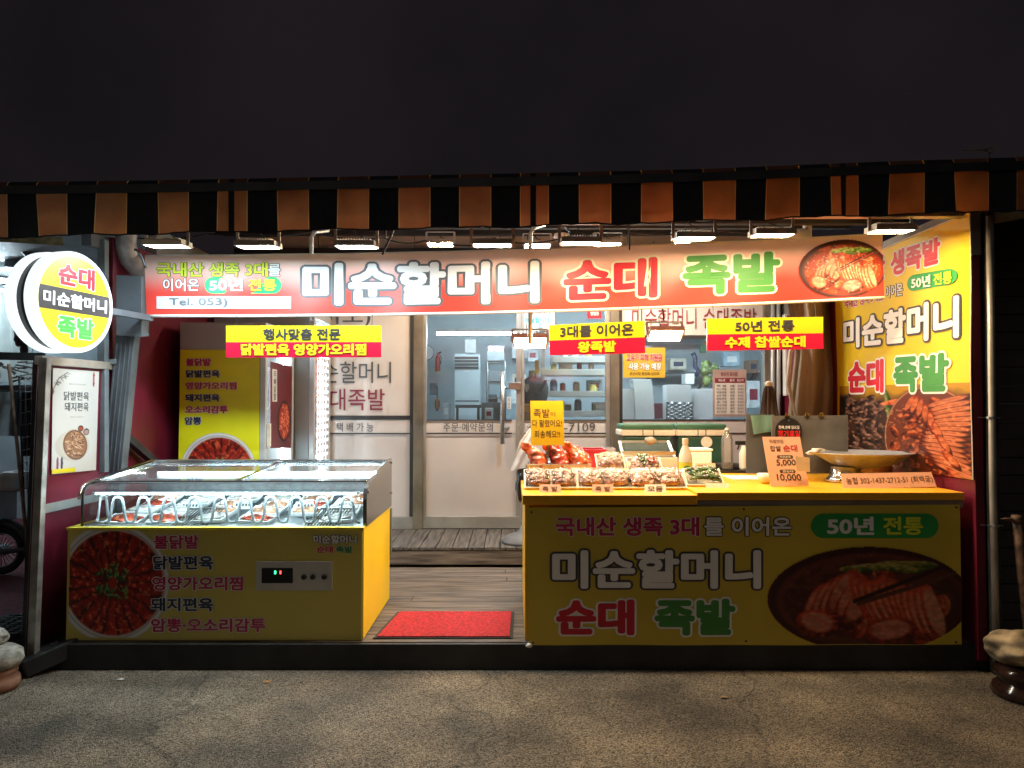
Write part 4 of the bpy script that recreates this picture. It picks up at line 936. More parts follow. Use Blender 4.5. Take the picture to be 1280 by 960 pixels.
for j, yy in enumerate((4.36, 4.53, 4.70, 4.86)):
    for i in range(6):
        if j == 0 and i == 4: continue
        k = rr.choice(['pale', 'pale', 'mixed', 'mixed', 'red']) if not (j == 0 and i == 3) else 'red'
        o = pr[k] if k not in first else copy_tree(pr[k]); first.add(k)
        o.location = (GX0 + .17 + i * .255 + rr.uniform(-.02, .02), yy, FZT + .003 + .022 * j + rr.uniform(0, .015)); o.rotation_euler = (.16 + rr.uniform(-.05, .1), rr.uniform(-.06, .06), rr.uniform(-.15, .15))
        o['label'] = lab[k]; o['group'] = 'food packs in the display freezer'
for gx in (-1.12, -1.90):
    t = thing('freezer_rack', 'small dark wire rack ' + ('at the right end' if gx > -1.5 else 'left of the middle') + ' inside the display freezer', 'rack', (gx, 4.32, FZT - .01)); m = MB()
    for k in range(12): m.tube([(gx - .10 + k * .018, 4.24, FZT - .005), (gx - .06 + k * .018, 4.42, FZT + .075)], .004, 5)
    m.tube([(gx - .11, 4.24, FZT - .005), (gx + .11, 4.24, FZT - .005)], .005, 6); m.tube([(gx - .07, 4.42, FZT + .075), (gx + .15, 4.42, FZT + .075)], .005, 6); m.build('wires', gasket, t, smooth=True)
for i, gx in enumerate((-2.02, -1.70, -1.30, -1.05)):
    t = thing('price_card', ['leftmost white price card standing inside the freezer', 'white price card beside the leftmost one in the freezer', 'white price card right of the freezer lid divider', 'rightmost white price card standing inside the freezer'][i], 'price card', (gx, 4.55, FZT + .02), 'price cards in the freezer')
    M_ = Matrix.Translation((gx, 4.52 + .03 * (i % 2), FZT + .055)) @ Matrix.Rotation(-.3, 4, 'X'); m = MB(); m.box(-.055, .055, -.002, .002, 0, .05, M=M_); m.build('card', white, t)
    m = MB(); [m.box(-.04 + .02 * k, -.028 + .02 * k, -.0035, -.0022, .018, .034, M=M_) for k in range(5)]; m.build('print', ink_dark, t)
# cooler base kick and rear machine panel
MB().box(FX1 - .0, FX1 + .012, FY1 + .01, FY1 + .06, .45, FZT - .02).build('rear_panel', greypaint, fr)

# ================================================================ upright coolers
def cooler(lab, x0, x1, y0, y1, z1, sidem):
    t = thing('upright_cooler', lab, 'cooler', ((x0 + x1) / 2, (y0 + y1) / 2, .152)); z0 = .155
    m = MB(); m.box(x0, x0 + .04, y0, y1, z0, z1); m.box(x0 + .04, x1, y0, y0 + .04, z0, z1); m.box(x0 + .04, x1, y1 - .04, y1, z0, z1); m.box(x0 + .04, x1, y0 + .04, y1 - .04, z0, z0 + .25); m.box(x0 + .04, x1, y0 + .04, y1 - .04, z1 - .08, z1); m.build('cabinet', sidem, t, bevel=.003)
    d_ = MB(); d_.box(x1 + .002, x1 + .045, y0, y0 + .05, z0 + .1, z1); d_.box(x1 + .002, x1 + .045, y1 - .05, y1, z0 + .1, z1); d_.box(x1 + .002, x1 + .045, y0 + .05, y1 - .05, z1 - .07, z1); d_.box(x1 + .002, x1 + .045, y0 + .05, y1 - .05, z0 + .1, z0 + .17); d_ = d_.build('door', pm('cooler door frame', (.60, .63, .65), .35, .3, .06), t, bevel=.003)
    MB().quad((x1 + .03, y0 + .05, z0 + .17), (x1 + .03, y1 - .05, z0 + .17), (x1 + .03, y1 - .05, z1 - .07), (x1 + .03, y0 + .05, z1 - .07)).build('door_glass', glass, d_)
    m = MB(); m.tube([(x1 - .03, y0 + .07, z0 + .26), (x1 - .03, y0 + .07, z1 - .1)], .008, 8); m.tube([(x1 - .03, y1 - .07, z0 + .26), (x1 - .03, y1 - .07, z1 - .1)], .008, 8); m.build('led_strip', emitm('cooler led', (.80, .94, 1.), 24), t)
    for k in range(5):
        zz = z0 + .32 + k * (z1 - z0 - .5) / 4.5
        MB().box(x0 + .05, x1 - .05, y0 + .045, y1 - .045, zz, zz + .012).build('shelf', white, t)
    return t, d_
C1 = (P(224, 500, 5.6).x, P(324.5, 500, 5.6).x, 5.6, 6.35)
t, d_ = cooler('upright glass door cooler with a yellow menu panel on its side', C1[0], C1[1], C1[2], 6.33, P(300, 403, 5.6).z, pm('grey cooler side', (.44, .45, .45), .4, .1, .05))
s5 = Surf(*[P(x, y, 5.594) for x, y in ((225.5, 437), (324.5, 437), (323.5, 640), (222, 640))])
panel(s5, 'menu_panel', pm('bright menu yellow', (.84, .82, .01), .4, 0, .03), t, thick=.004)
for s_, q_, c_ in (('불닭발', (232.6, 448, 264, 457.5), ink_mag), ('닭발편육', (232.6, 462.5, 275, 472), ink_navy), ('영양가오리찜', (232, 477.5, 296, 487), ink_mag), ('돼지편육', (232, 492.5, 275, 502), ink_navy), ('오소리감투', (231.7, 507, 285, 517), ink_mag), ('암뽕', (231, 521, 252, 531), ink_navy)):
    letters(s5, s_, q_, c_, t, .045, ink_white, .045, w=.0042)
pf = pic_fan(120, 120, seed=23, R=.49, sprig=True, plate=(236, 234, 232)); pf.put(s5, (224, 539.5, 322, 637), t, PR, w=.002)
xg = C1[1] + .034; sd = Surf(PX(338, 452, xg), PX(364, 458, xg), PX(364, 560, xg), PX(338, 560, xg), out=(1, 0, 0))
pdm = panel(sd, 'poster', pm('wine poster', (.14, .018, .028), .35), t, thick=.002)
pb = Pic(70, 90, .78, (58, 12, 16), 31); pb.ell(.39, .5, .38, .48, (36, 38, 46)); pb.ell(.39, .5, .33, .43, (150, 40, 26))
for i in range(60): a = pb.rs.rand() * 6.28; r = pb.rs.rand() ** .5; pb.lump(.39 + r * .28 * math.cos(a), .5 + r * .38 * math.sin(a), .07, .03, pb.rs.rand() * 3, (96, 16, 10), (204, 74, 48), (250, 170, 130))
pb.al = (((pb.X - .39) / .385) ** 2 + ((pb.Y - .5) / .49) ** 2 < 1) * 1.
pb.put(sd, [(347, 500), (363, 500), (363, 553), (346, 553)], pdm, PR, w=.003)
panel(sd, 'caption', white, pdm, uvq=sd.quad([(340, 461), (346, 462), (346, 502), (340, 502)]), w=.002); letters(sd, '무\n뼈\n닭\n발', [(341.5, 464), (344.7, 464), (344.7, 500), (341.5, 500)], ink_dark, pdm, .01, w=.004)
MB().box(C1[1] + .047, C1[1] + .075, C1[2] + .03, C1[2] + .055, 1.18, 1.36).build('handle', cream, d_, bevel=.003)
C2X = (P(362, 500, 6.36).x, P(386, 500, 6.36).x)
t, d_ = cooler('second upright cooler with lit glass door beside the white film window', -2.64, C2X[1], 6.36, 6.94, 2.35, pm('blue grey cooler side', (.38, .43, .45), .4, .1, .05))
m = MB(); x1 = C2X[1]
for k in range(22):
    for j in range(5): m.box(x1 + .031, x1 + .033, 6.43 + j * .10, 6.43 + j * .10 + .075, .8 + k * .065, .8 + k * .065 + .035)
m.build('stock', pm('wrapped stock', (.72, .66, .70), .3, 0, .4, 30), t)
m = MB(); m.box(x1 + .034, x1 + .037, 6.41, 6.48, 1.1, 2.1); m.build('sticker_strip', pm('pink sticker strip', (.62, .30, .34), .4, 0, .6, 18), t)
# ================================================================ goods on the counter
ham = [pm('braised skin', (.55, .06, .02), .2, 0, .55, 13, .25, 30, coat=.7), pm('braised skin light', (.64, .12, .035), .22, 0, .5, 17, .25, 30, coat=.7)]
cutm = pm('sliced meat', (.68, .43, .33), .2, 0, .42, 26, .5, 60, coat=1.); cutd = pm('dark sliced meat', (.48, .27, .205), .2, 0, .5, 26, .5, 60, coat=1.)
leafm = pm('green pepper', (.08, .17, .035), .25, 0, .5, 14, .2, 40, coat=.8)
crinkle = glassm('crinkled cling film', (.97, .97, .97), .08, 1.3)
for n_ in crinkle.node_tree.nodes:
    if n_.type == 'BUMP': n_.inputs['Strength'].default_value = .9; n_.inputs['Distance'].default_value = .02
    if n_.type == 'TEX_NOISE': n_.inputs['Scale'].default_value = 26; n_.inputs['Detail'].default_value = 3
def ctray(nm, lab, cx, cy, z, a, b_, kind, tilt, seed, grp=None, rz=0.):
    t = thing(nm, lab, 'food tray', (cx, cy, z), grp); t.rotation_euler = (tilt, 0, rz)
    m = MB(); tray_mesh(m, a, b_, .026, ins=.012); m.build('tray', cream, t, bevel=.003, world=False)
    r = random.Random(seed); m = MB()
    if kind == 'green':
        for k in range(26):
            x, y = r.uniform(-a, a) * .72, r.uniform(-b_, b_) * .6; an = r.uniform(0, 3.1); L = r.uniform(.04, .07)
            p0 = Vector((x - L * math.cos(an), y - L * math.sin(an) * .5, .03 + r.random() * .02)); p1 = Vector((x + L * math.cos(an), y + L * math.sin(an) * .5, .035 + r.random() * .02))
            for p in (p0, p1): p.x = max(-a * .85, min(a * .85, p.x)); p.y = max(-b_ * .8, min(b_ * .8, p.y))
            m.tube([p0, p0.lerp(p1, .3) + Vector((0, 0, .008)), p0.lerp(p1, .7) + Vector((0, 0, .006)), p1], [.004, .011, .010, .003], 7)
        m.build('peppers', leafm, t, smooth=True, world=False)
    else:
        m.blob((0, 0, .020), (a * .80, b_ * .78, .024), .05, seed, 3)
        for k in range(74):
            x, y = r.uniform(-1, 1) * a * .73, r.uniform(-1, 1) * b_ * .70
            hz = .024 + .024 * math.sqrt(max(0, 1 - (x / a) ** 2 - (y / b_) ** 2 * .9)) + r.uniform(-.002, .005)
            M_ = Matrix.Rotation(r.uniform(0, 6.3), 3, 'Z') @ Matrix.Rotation(r.uniform(.15, .7), 3, 'X')
            m.blob((x, y, hz), (r.uniform(.013, .022), r.uniform(.011, .016), r.uniform(.003, .005)), .14, seed * 31 + k, 2, 0, M_)
        m.build('meat', cutd if kind == 'dark' else cutm, t, smooth=True, world=False)
        if kind == 'salad':
            m = MB()
            for k in range(9): m.blob((r.uniform(-.3, .0) * a, r.uniform(-.5, .5) * b_, .075 + r.random() * .012), (.022, .012, .006), .3, k, 2, 0, Matrix.Rotation(r.uniform(0, 3), 3, 'Z'))
            m.build('greens', leafm, t, smooth=True, world=False)
            m = MB()
            for k in range(5): m.blob((r.uniform(.2, .5) * a, r.uniform(-.4, .4) * b_, .075 + r.random() * .01), (.02, .015, .008), .3, k + 20, 2)
            m.build('red_kimchi', pm('red kimchi', (.45, .03, .02), .2, 0, .4, 20, .3, 60, coat=1.), t, smooth=True, world=False)
    m = MB(); m.sheet(lambda u, v: Vector(((u * 2 - 1) * (a - .01), (v * 2 - 1) * (b_ - .01), .030 + .052 * (1 - (u * 2 - 1) ** 4) * (1 - (v * 2 - 1) ** 4) + .003 * math.sin(u * 31 + seed) * math.sin(v * 23))), 18, 12)
    m.build('cling_film', crinkle, t, smooth=True, world=False)
    return t
z0 = ZT + .016; tl = .62
for i, (x0, x1, kind, lab) in enumerate([(655.5, 690, 'dark', 'leftmost white tray of dark sliced meat along the front of the counter'), (688.5, 722, 'dark', 'white tray of dark sliced meat below the right end of the pork foot tray'), (722, 757, 'meat', 'white tray of pinkish meat slices third from the left end'),
                                         (754, 788, 'meat', 'white tray of meat slices behind the second written price card'), (785, 824, 'meat', 'white tray of meat slices to the left of the rightmost meat tray'), (820, 858, 'meat', 'rightmost white meat tray in front of the bottle')]):
    c = P((x0 + x1) / 2, 612, 4.40); ctray('meat_tray', lab, c.x, 4.40 + .06, ZT + .042, (x1 - x0) / 2 * 4.42 / F + .002, .085, kind, tl, i + 3, 'meat trays in the front row')
c = P(881, 610, 4.45); ctray('pepper_tray', 'white tray of green peppers right of the bottle', c.x, 4.50, ZT + .05, .118, .08, 'green', tl, 40)
c = P(764, 588, 4.74); ctray('meat_tray', 'white meat tray in the back row beside the pork feet', c.x, 4.80, ZT + .12, .098, .08, 'meat', tl, 51, 'meat trays in the back row')
c = P(807, 592, 4.74); ctray('meat_tray', 'back row tray topped with green and red garnish', c.x, 4.80, ZT + .095, .118, .085, 'salad', tl, 52, 'meat trays in the back row')
rs_ = thing('foam_riser', 'white foam block raising the back row of trays', 'foam block', (.55, 4.8, ZT)); MB().box(.10, 1.02, 4.68, 4.94, ZT + .001, ZT + .078).build('block', foam, rs_, bevel=.005)
MB().box(.10, 1.02, 4.70, 4.92, ZT + .0785, ZT + .083).build('cover', yel_pvc, rs_)
# steel tray with braised pork feet
c = P(698, 586, 4.72); pt = thing('steel_tray', 'rectangular steel tray holding the braised pork feet', 'tray', (c.x, 4.80, ZT + .084)); m = MB(); tray_mesh(m, .215, .10, .045, ins=.014); m.build('pan', steel, pt, bevel=.003, world=False)
def foot(lab, cx, cy, z, rz, seed, s=1.):
    t = thing('pork_foot', lab, 'pork foot', (cx, cy, z), 'braised pork feet in the steel tray'); r = random.Random(seed)
    m = MB(); pts = [(-.0, .0, .0), (.008, .006, .035), (.004, .01, .07), (-.006, .012, .105), (-.014, .012, .135)]; rad = [.050, .052, .040, .030, .024]
    bm_pts = []
    for k in range(17):
        f = k / 16 * 4; i = min(3, int(f)); g_ = f - i
        bm_pts.append((Vector(pts[i]).lerp(Vector(pts[i + 1]), g_), rad[i] * (1 - g_) + rad[i + 1] * g_))
    for k, (p, rr_) in enumerate(bm_pts):
        if k % 2 == 0: m.blob(p * s, (rr_ * s * 1.05, rr_ * s, rr_ * s * .9), .10, seed * 7 + k, 3, fq=1.6)
    for k in range(3): m.blob(Vector((-.018 + .016 * (k - 1), -.012, .150 - .01 * abs(k - 1))) * s, (.014 * s, .013 * s, .022 * s), .15, seed + k, 2)
    me = m.build('meat', ham[seed % 2], t, smooth=True, world=False)
    rm = me.modifiers.new('melt', 'REMESH'); rm.mode = 'VOXEL'; rm.voxel_size = .004; rm.use_smooth_shade = True
    sm = me.modifiers.new('relax', 'SMOOTH'); sm.iterations = 3
    t.rotation_euler = (-.25, -.5, rz); return t
fx_ = [(671, 'leftmost braised pork foot in the steel tray', .1), (698, 'middle braised pork foot, under the yellow card', .3), (722, 'braised pork foot right of the yellow card', -.1)]
for i, (px, lab_, rz) in enumerate(fx_): foot(lab_, P(px + 4, 575, 4.76).x, 4.76, ZT + .115, rz, i + 1, 1.12)
foot('rightmost braised pork foot leaning over the tray rim', P(735, 575, 4.8).x - .02, 4.80, ZT + .11, -.5, 4, .95); foot('braised pork foot lying behind the others in the tray', P(708, 570, 4.85).x, 4.86, ZT + .12, .8, 5, .95)
# cards
def card(nm, lab, q, D, m_, lean=.0, grp=None, thick=.003, D2=None):
    D2 = D2 or D
    s = Surf(P(*q[0], D2), P(*q[1], D2), P(*q[2], D), P(*q[3], D)); t = thing(nm, lab, 'card', P((q[2][0] + q[3][0]) / 2, (q[2][1] + q[3][1]) / 2, D), grp)
    panel(s, 'card', m_, t, thick=thick)
    return s, t
peach = pm('peach paper', (.76, .44, .29), .5, 0, .04, 4); orange_c = pm('orange yellow paper', (.90, .52, .005), .5, 0, .06, 3)
s, t = card('notice_card', 'orange yellow card with handwriting standing behind the pork feet', [(663, 501), (704, 501), (705.5, 556), (664, 557)], 4.70, orange_c, D2=4.74)
for b_, q_ in (('족발', (667, 511, 687, 522)), ('이', (688, 515, 694, 520.5)), ('다 팔렸어요!', (665.5, 524.5, 702.5, 534)), ('죄송해요!!', (668, 538, 700, 547.5))): letters(s, b_, q_, ink_brown, t, .006, w=.0015)
m = MB(); m.box(-.01, .01, .045, .053, -.09, .02); m.build('stand', steel, t, world=False)
for i, (px, b_, lab_) in enumerate(((687.5, '족 발', 'leftmost small written price card at the counter edge'), (753.5, '족 발', 'small written price card below the third and fourth trays'), (819, '모듬', 'small written price card below the rightmost meat trays'))):
    s, t = card('price_card', lab_, [(px - 13, 605.5), (px + 13, 605.5), (px + 14, 617), (px - 13.5, 617)], 4.24, cream if i == 2 else peach, grp='small price cards on the counter', D2=4.27); letters(s, b_, (px - 9.5, 608, px + 9.5, 614.5), ink_brown, t, .02, w=.001)
s, t = card('price_card', 'plain cream price card leaning on the pepper tray', [(882, 604), (911, 604), (912, 613.5), (883, 613.5)], 4.36, cream, grp='small price cards on the counter', D2=4.38)
for px, lab_ in ((721, 'blank cream price card below the steel tray'), (759, 'peach price card under the back row meat tray'), (807, 'blank white price card under the garnished tray')):
    s, t = card('price_card', lab_, [(px - 13, 584.5), (px + 13, 584.5), (px + 13, 595), (px - 13, 595)], 4.58, cream if px != 759 else peach, grp='small price cards on the counter', D2=4.6)
    if px == 759: letters(s, '미니족발', (749, 587, 769, 592.5), ink_brown, t, .02, w=.001)
s, t = card('price_card', 'peach price card with red writing behind the pepper tray', [(869, 579), (894, 579), (895, 590), (870, 590)], 4.9, peach, D2=4.92); letters(s, '미술만', (872, 580.5, 883, 584), ink_brown, t, .02, w=.001); letters(s, '막걸리', (879, 585, 893, 589), ink_red, t, .03, w=.001)
s, t = card('price_stand', 'tall peach price stand listing 5,000 and 10,000 in front of the boards', [(953, 546), (1000, 546), (1011, 607), (963.5, 608)], 4.42, peach, thick=.004, D2=4.50)
for b_, q_, c_, bo in (('직접만든', [(961, 549.5), (979, 549.5), (979.5, 554), (962, 554)], ink_brown, .004), ('찹쌀', [(962, 557), (975.5, 557), (976.5, 564), (963, 564)], ink_brown, .008), ('순대', [(978, 556), (996, 556), (997, 564.5), (979.5, 564.5)], ink_red, .02),
                       ('5,000', [(970, 574.5), (994, 574.5), (995, 583), (971, 583)], ink_black, .012), ('10,000', [(970.5, 592.5), (1000.5, 592.5), (1002, 602), (972, 602)], ink_black, .012)): letters(s, b_, q_, c_, t, bo, w=.0015)
for q_, b_ in (([(970.5, 569), (991, 569), (992, 573.5), (971.5, 573.5)], '작은순대'), ([(974, 587), (994, 587), (995, 591.5), (975, 591.5)], '큰순대')):
    pill(s, 'pill', ink_brown, t, q_, w=.001); x0_, y0_ = q_[0]; letters(s, b_, [(x0_ + 4, y0_ + .8), (x0_ + 17, y0_ + .8), (x0_ + 17.5, y0_ + 3.8), (x0_ + 4.5, y0_ + 3.8)], ink_cream, t, .01, w=.0022)
s2 = Surf(*[P(x, y, 4.405) for x, y in ((994, 570), (1012, 572), (1012.5, 590), (996, 589))]); panel(s2, 'sticker', pm('cream sticker', (.72, .62, .46), .5), t, thick=.001)
m = MB(); m.box(-.02, .04, .03, .10, -.002, .004); m.build('foot', peach, t, world=False)
s, t = card('account_plate', 'low peach plate with a bank account number at the counter\'s right end', [(1051, 592), (1164, 590), (1171, 608.5), (1054, 611)], 4.36, peach, thick=.004, D2=4.40); letters(s, '농협 302-1437-2712-51 (최백궁)', [(1057, 597), (1164, 594.5), (1167, 604), (1059, 607)], ink_brown, t, .004, w=.0015)
# bottle of rice wine
c = P(857, 604, 4.62); bt = thing('rice_wine_bottle', 'cream plastic bottle with a yellow and green label among the trays', 'bottle', (c.x, 4.62, ZT))
m = MB(); m.lathe([(.034, .002), (.040, .008), (.042, .03), (.042, .13), (.043, .16), (.040, .19), (.030, .225), (.020, .248), (.0165, .258), (.0165, .285), (0, .285)], (c.x, 4.62, ZT), 24); m.build('bottle', pm('milky bottle', (.80, .72, .58), .3, 0, .03), bt, smooth=True)
m = MB(); m.lathe([(.0192, .264), (.0192, .295), (.017, .30), (0, .30)], (c.x, 4.62, ZT), 20); m.build('cap', cream, bt, smooth=False)
m = MB(); m.lathe([(.0432, .05), (.0432, .15)], (c.x, 4.62, ZT), 24, caps=False); m.build('label', pm('bottle label', (.76, .62, .05), .4), bt, smooth=True)
m = MB(); m.lathe([(0, 0), (.030, 0)], (c.x, 4.575, ZT + .105), 20, M=Matrix.Rotation(math.pi / 2, 3, 'X') @ Matrix.Diagonal((1, .8, 1)), caps=False); m.build('label_oval', pm('label green', (.06, .26, .03), .4), bt)
letters(Surf(*[Vector((c.x + a, 4.5735, ZT + .105 + b_)) for a, b_ in ((-.03, .02), (.03, .02), (.03, -.02), (-.03, -.02))]), '쌀막걸리', [(.12, .3), (.88, .3), (.88, .7), (.12, .7)], ink_white, bt, .02, w=.001, px=False)
# pale board on the counter
cbd = thing('cutting_board', 'pale board lying on the yellow counter right of the peppers', 'board', (P(935, 597, 4.9).x, 4.9, ZT + .015)); MB().box(P(912, 597, 4.9).x, P(965, 597, 4.9).x, 4.82, 5.1, ZT + .0155, ZT + .019).build('board', cream, cbd)
kb = thing('knife_roll', 'dark cloth roll on the work table behind the counter', 'roll', (P(925, 585, 5.45).x, 5.45, 1.02)); m = MB(); m.tube([P(888, 583, 5.5), P(915, 582, 5.45), P(957, 590, 5.4)], .028, 10); m.build('roll', pm('dark cloth', (.03, .03, .035), .8, 0, .3, 20, .3), kb, smooth=True)
# big steel basin on its stand
c = P(1077, 566, 4.75); bs = thing('steel_basin', 'wide shallow steel basin on a stand at the counter\'s right end', 'basin', (c.x, 4.75, ZT + .015)); zb_ = c.z; h_ = zb_ - ZT - .015
m = MB(); R = 61 * 4.75 / F
m.lathe([(.06, h_ - .100), (R * .36, h_ - .096), (R * .56, h_ - .078), (R * .74, h_ - .046), (R * .92, h_ - .012), (R * 1.0, h_), (R * 1.012, h_ + .006), (R * .99, h_ + .004), (R * .9, h_ - .010), (R * .72, h_ - .042), (R * .54, h_ - .072), (.0, h_ - .09)], (c.x, 4.75, ZT + .015), 48, sy=.85); m.build('bowl', pm('hammered steel', (.44, .48, .56), .38, .55, .05, 30, .12, 14), bs, smooth=True)
m = MB(); m.lathe([(.10, 0), (.13, .004), (.10, .03), (.085, .05), (.085, h_ - .088)], (c.x - .13, 4.72, ZT + .015), 20); m.build('stand', chrome, bs, smooth=True)
m = MB(); m.lathe([(.15, 0), (.15, .045), (.14, .05), (.14, h_ - .085)], (c.x + .07, 4.80, ZT + .015), 24); m.build('burner', pm('brassy burner', (.40, .30, .16), .35, .8, .1), bs)
cl = thing('white_cloth', 'crumpled white cloth on the basin\'s left rim', 'cloth', P(1022, 563, 4.7)); m = MB(); m.blob(P(1022, 563.5, 4.7), (.045, .03, .016), .35, 8, 3); m.blob(P(1014, 566, 4.7), (.03, .025, .012), .35, 4, 3); m.build('cloth', white, cl, smooth=True)
wc = thing('white_cup', 'small white dish tucked behind the price stand', 'dish', P(958, 604, 4.7)); m = MB(); m.lathe([(.03, 0), (.05, .03), (.052, .06), (.0, .055)], (P(957, 600, 4.62).x, 4.62, ZT + .016), 18); m.build('dish', cream, wc, smooth=True)
# grey divider boards
felt = pm('grey felt board', (.115, .11, .105), .8, 0, .2, 5, .2, 300); felt2 = pm('dark felt board', (.06, .062, .066), .8, 0, .2, 5, .2, 300)
s = Surf(P(965, 520, 5.0), P(1060, 519, 5.0), P(1060, 592, 5.0), P(965, 592, 5.0)); t = thing('felt_board', 'grey felt board with three gold clips standing left of the tall wall banner', 'board', P(1012, 592, 5.0)); panel(s, 'board', felt, t, thick=.012)
for px in (984, 1009, 1027):
    m = MB(); p = P(px, 518, 4.99); m.tube([p + Vector((.011 * math.cos(a), 0, .011 * math.sin(a))) for a in [k * .52 for k in range(12)]], .003, 6, closed=True); m.box(p.x - .016, p.x + .016, p.y - .008, p.y + .016, p.z - .016, p.z - .008); m.build('clip', pm('gold clip', (.70, .48, .12), .25, 1.), t)
s = Surf(P(933, 518, 5.1), P(968, 518, 5.1), P(968, 592, 5.1), P(933, 592, 5.1)); t = thing('felt_board', 'darker felt board partly under a green cloth, left of the clipped board', 'board', P(950, 592, 5.1)); panel(s, 'board', felt2, t, thick=.012)
s = Surf(P(938, 519, 5.08), P(968, 519, 5.08), P(966, 539, 5.08), P(942, 543, 5.08), rip=lambda u, v: .004 * math.sin(u * 9)); t = thing('green_cloth', 'green cloth hung over the darker felt board', 'cloth', P(953, 543, 5.08)); panel(s, 'cloth', pm('green cloth', (.10, .20, .165), .8, 0, .1, 12), t, nu=8, nv=4)
hz_ = thing('holiday_tag', 'black oval hanging tag with red writing in front of the grey felt board', 'tag', P(986, 555, 4.97)); s = Surf(P(966, 521, 4.97), P(1006, 521, 4.97), P(1006, 562, 4.97), P(966, 562, 4.97))
m = MB(); pts = [s.at(.5 + .42 * math.cos(a), .45 + (.42 if math.sin(a) < 0 else .55) * math.sin(a)) for a in [k * math.pi / 16 for k in range(32)]]; n_ = len(pts); m.add(pts + [p + Vector((0, .006, 0)) for p in pts], [tuple(range(n_)), tuple(range(2 * n_ - 1, n_ - 1, -1))] + [(k, (k + 1) % n_, (k + 1) % n_ + n_, k + n_) for k in range(n_)]); m.build('tag', black, hz_)
letters(s, '정기휴일', (972, 538, 1000, 546.5), pm('bright red ink', (.75, .02, .02), .5), hz_, .02, w=.002); letters(s, '첫째,셋째 일요일', (973, 532, 999, 536.5), ink_white, hz_, .01, w=.002)
m = MB(); m.lathe([(0, 0), (.008, 0)], s.at(.5, .11, .002), 12, M=Matrix.Rotation(math.pi / 2, 3, 'X'), caps=False); m.build('hole', steel, hz_)

# ================================================================ behind the counter
grn = pm('dark green plastic', (.02, .075, .05), .4, 0, .1, 6); lidg = pm('green lid', (.06, .20, .13), .4, 0, .1)
for i, (x0, x1, lab_) in enumerate(((776, 844, 'green cool box on the left, behind the clear machine'), (844.7, 909, 'green cool box with a round cream dial beside the water bottle'))):
    D = 5.72; a, b_ = P(x0, 576, D).x, P(x1, 576, D).x; zt_ = P(800, 530, D).z; t = thing('cool_box', lab_, 'cool box', ((a + b_) / 2, 5.85, 1.021), 'green cool boxes on the work table')
    MB().box(a + .02, b_ - .02, D, D + .27, 1.0215, zt_ - .095).build('body', grn, t, bevel=.015); MB().box(a, b_, D - .02, D + .29, zt_ - .094, zt_ - .045).build('rim', cream, t, bevel=.012); MB().box(a + .005, b_ - .005, D - .015, D + .285, zt_ - .044, zt_).build('lid', lidg, t, bevel=.016)
    m = MB(); m.box(a + .17, a + .176, D - .022, D - .019, zt_ - .093, zt_ - .046); m.box(b_ - .176, b_ - .17, D - .022, D - .019, zt_ - .093, zt_ - .046); m.build('latch', grn, t)
    if i: m = MB(); m.lathe([(0, 0), (.044, 0), (.044, -.012), (0, -.012)], P(883, 552.6, D - .003), 24, M=Matrix.Rotation(math.pi / 2, 3, 'X') @ Matrix.Diagonal((1, 1, -1))); m.build('dial', cream, t)
t = thing('packing_machine', 'low beige film packing machine with a clear cover on the work table', 'machine', (P(812, 580, 5.45).x, 5.45, 1.021)); a, b_ = P(778, 570, 5.38).x, P(848, 570, 5.38).x
MB().box(a, b_, 5.38, 5.66, 1.0215, 1.115).build('base', pm('beige machine', (.50, .43, .34), .45, 0, .05), t, bevel=.01); m = MB(); m.bar((a, 5.39, 1.145), (b_ - .02, 5.39, 1.145), .02, .03); m.bar((a + .01, 5.39, 1.11), (a + .01, 5.6, 1.22), .02, .02); m.bar((b_ - .03, 5.39, 1.11), (b_ - .03, 5.6, 1.22), .02, .02); m.bar((a, 5.6, 1.22), (b_ - .02, 5.6, 1.22), .02, .02); m.build('frame', steel, t)
m = MB(); m.quad((a + .02, 5.39, 1.15), (b_ - .04, 5.39, 1.15), (b_ - .04, 5.6, 1.225), (a + .02, 5.6, 1.225)); m.build('cover', glass, t)
m = MB(); m.blob(P(813, 551, 5.38), (.045, .03, .03), .1, 2, 3); m.build('knob', pm('dull knob', (.3, .26, .2), .4), t, smooth=True)
t = thing('foam_box', 'white foam box behind the bottle on the work table', 'box', (P(876, 575, 5.4).x, 5.4, 1.021)); a, b_ = P(862, 570, 5.4).x, P(890, 570, 5.4).x; MB().box(a, b_, 5.4, 5.6, 1.0215, P(870, 564, 5.4).z).build('box', foam, t, bevel=.01); MB().box(a - .006, b_ + .006, 5.394, 5.606, P(870, 563.8, 5.4).z, P(870, 561, 5.4).z).build('lid', foam, t, bevel=.004)
t = thing('water_bottle', 'clear ribbed water bottle standing right of the cool boxes', 'bottle', (P(909, 577, 5.4).x, 5.4, 1.021)); c = Vector((P(909, 577, 5.4).x, 5.4, 1.021)); pr_ = [(.03, .001)]
for k in range(12): pr_ += [(.044, .01 + k * .019), (.040, .0195 + k * .019)]
pr_ += [(.034, .255), (.014, .28), (.014, .295)]; m = MB(); m.lathe(pr_, c, 20); m.build('bottle', glassm('water bottle', (.86, .88, .88), .05, 1.5, .12), t, smooth=True); m = MB(); m.lathe([(.016, .296), (.016, .312), (0, .312)], c, 14); m.build('cap', white, t)
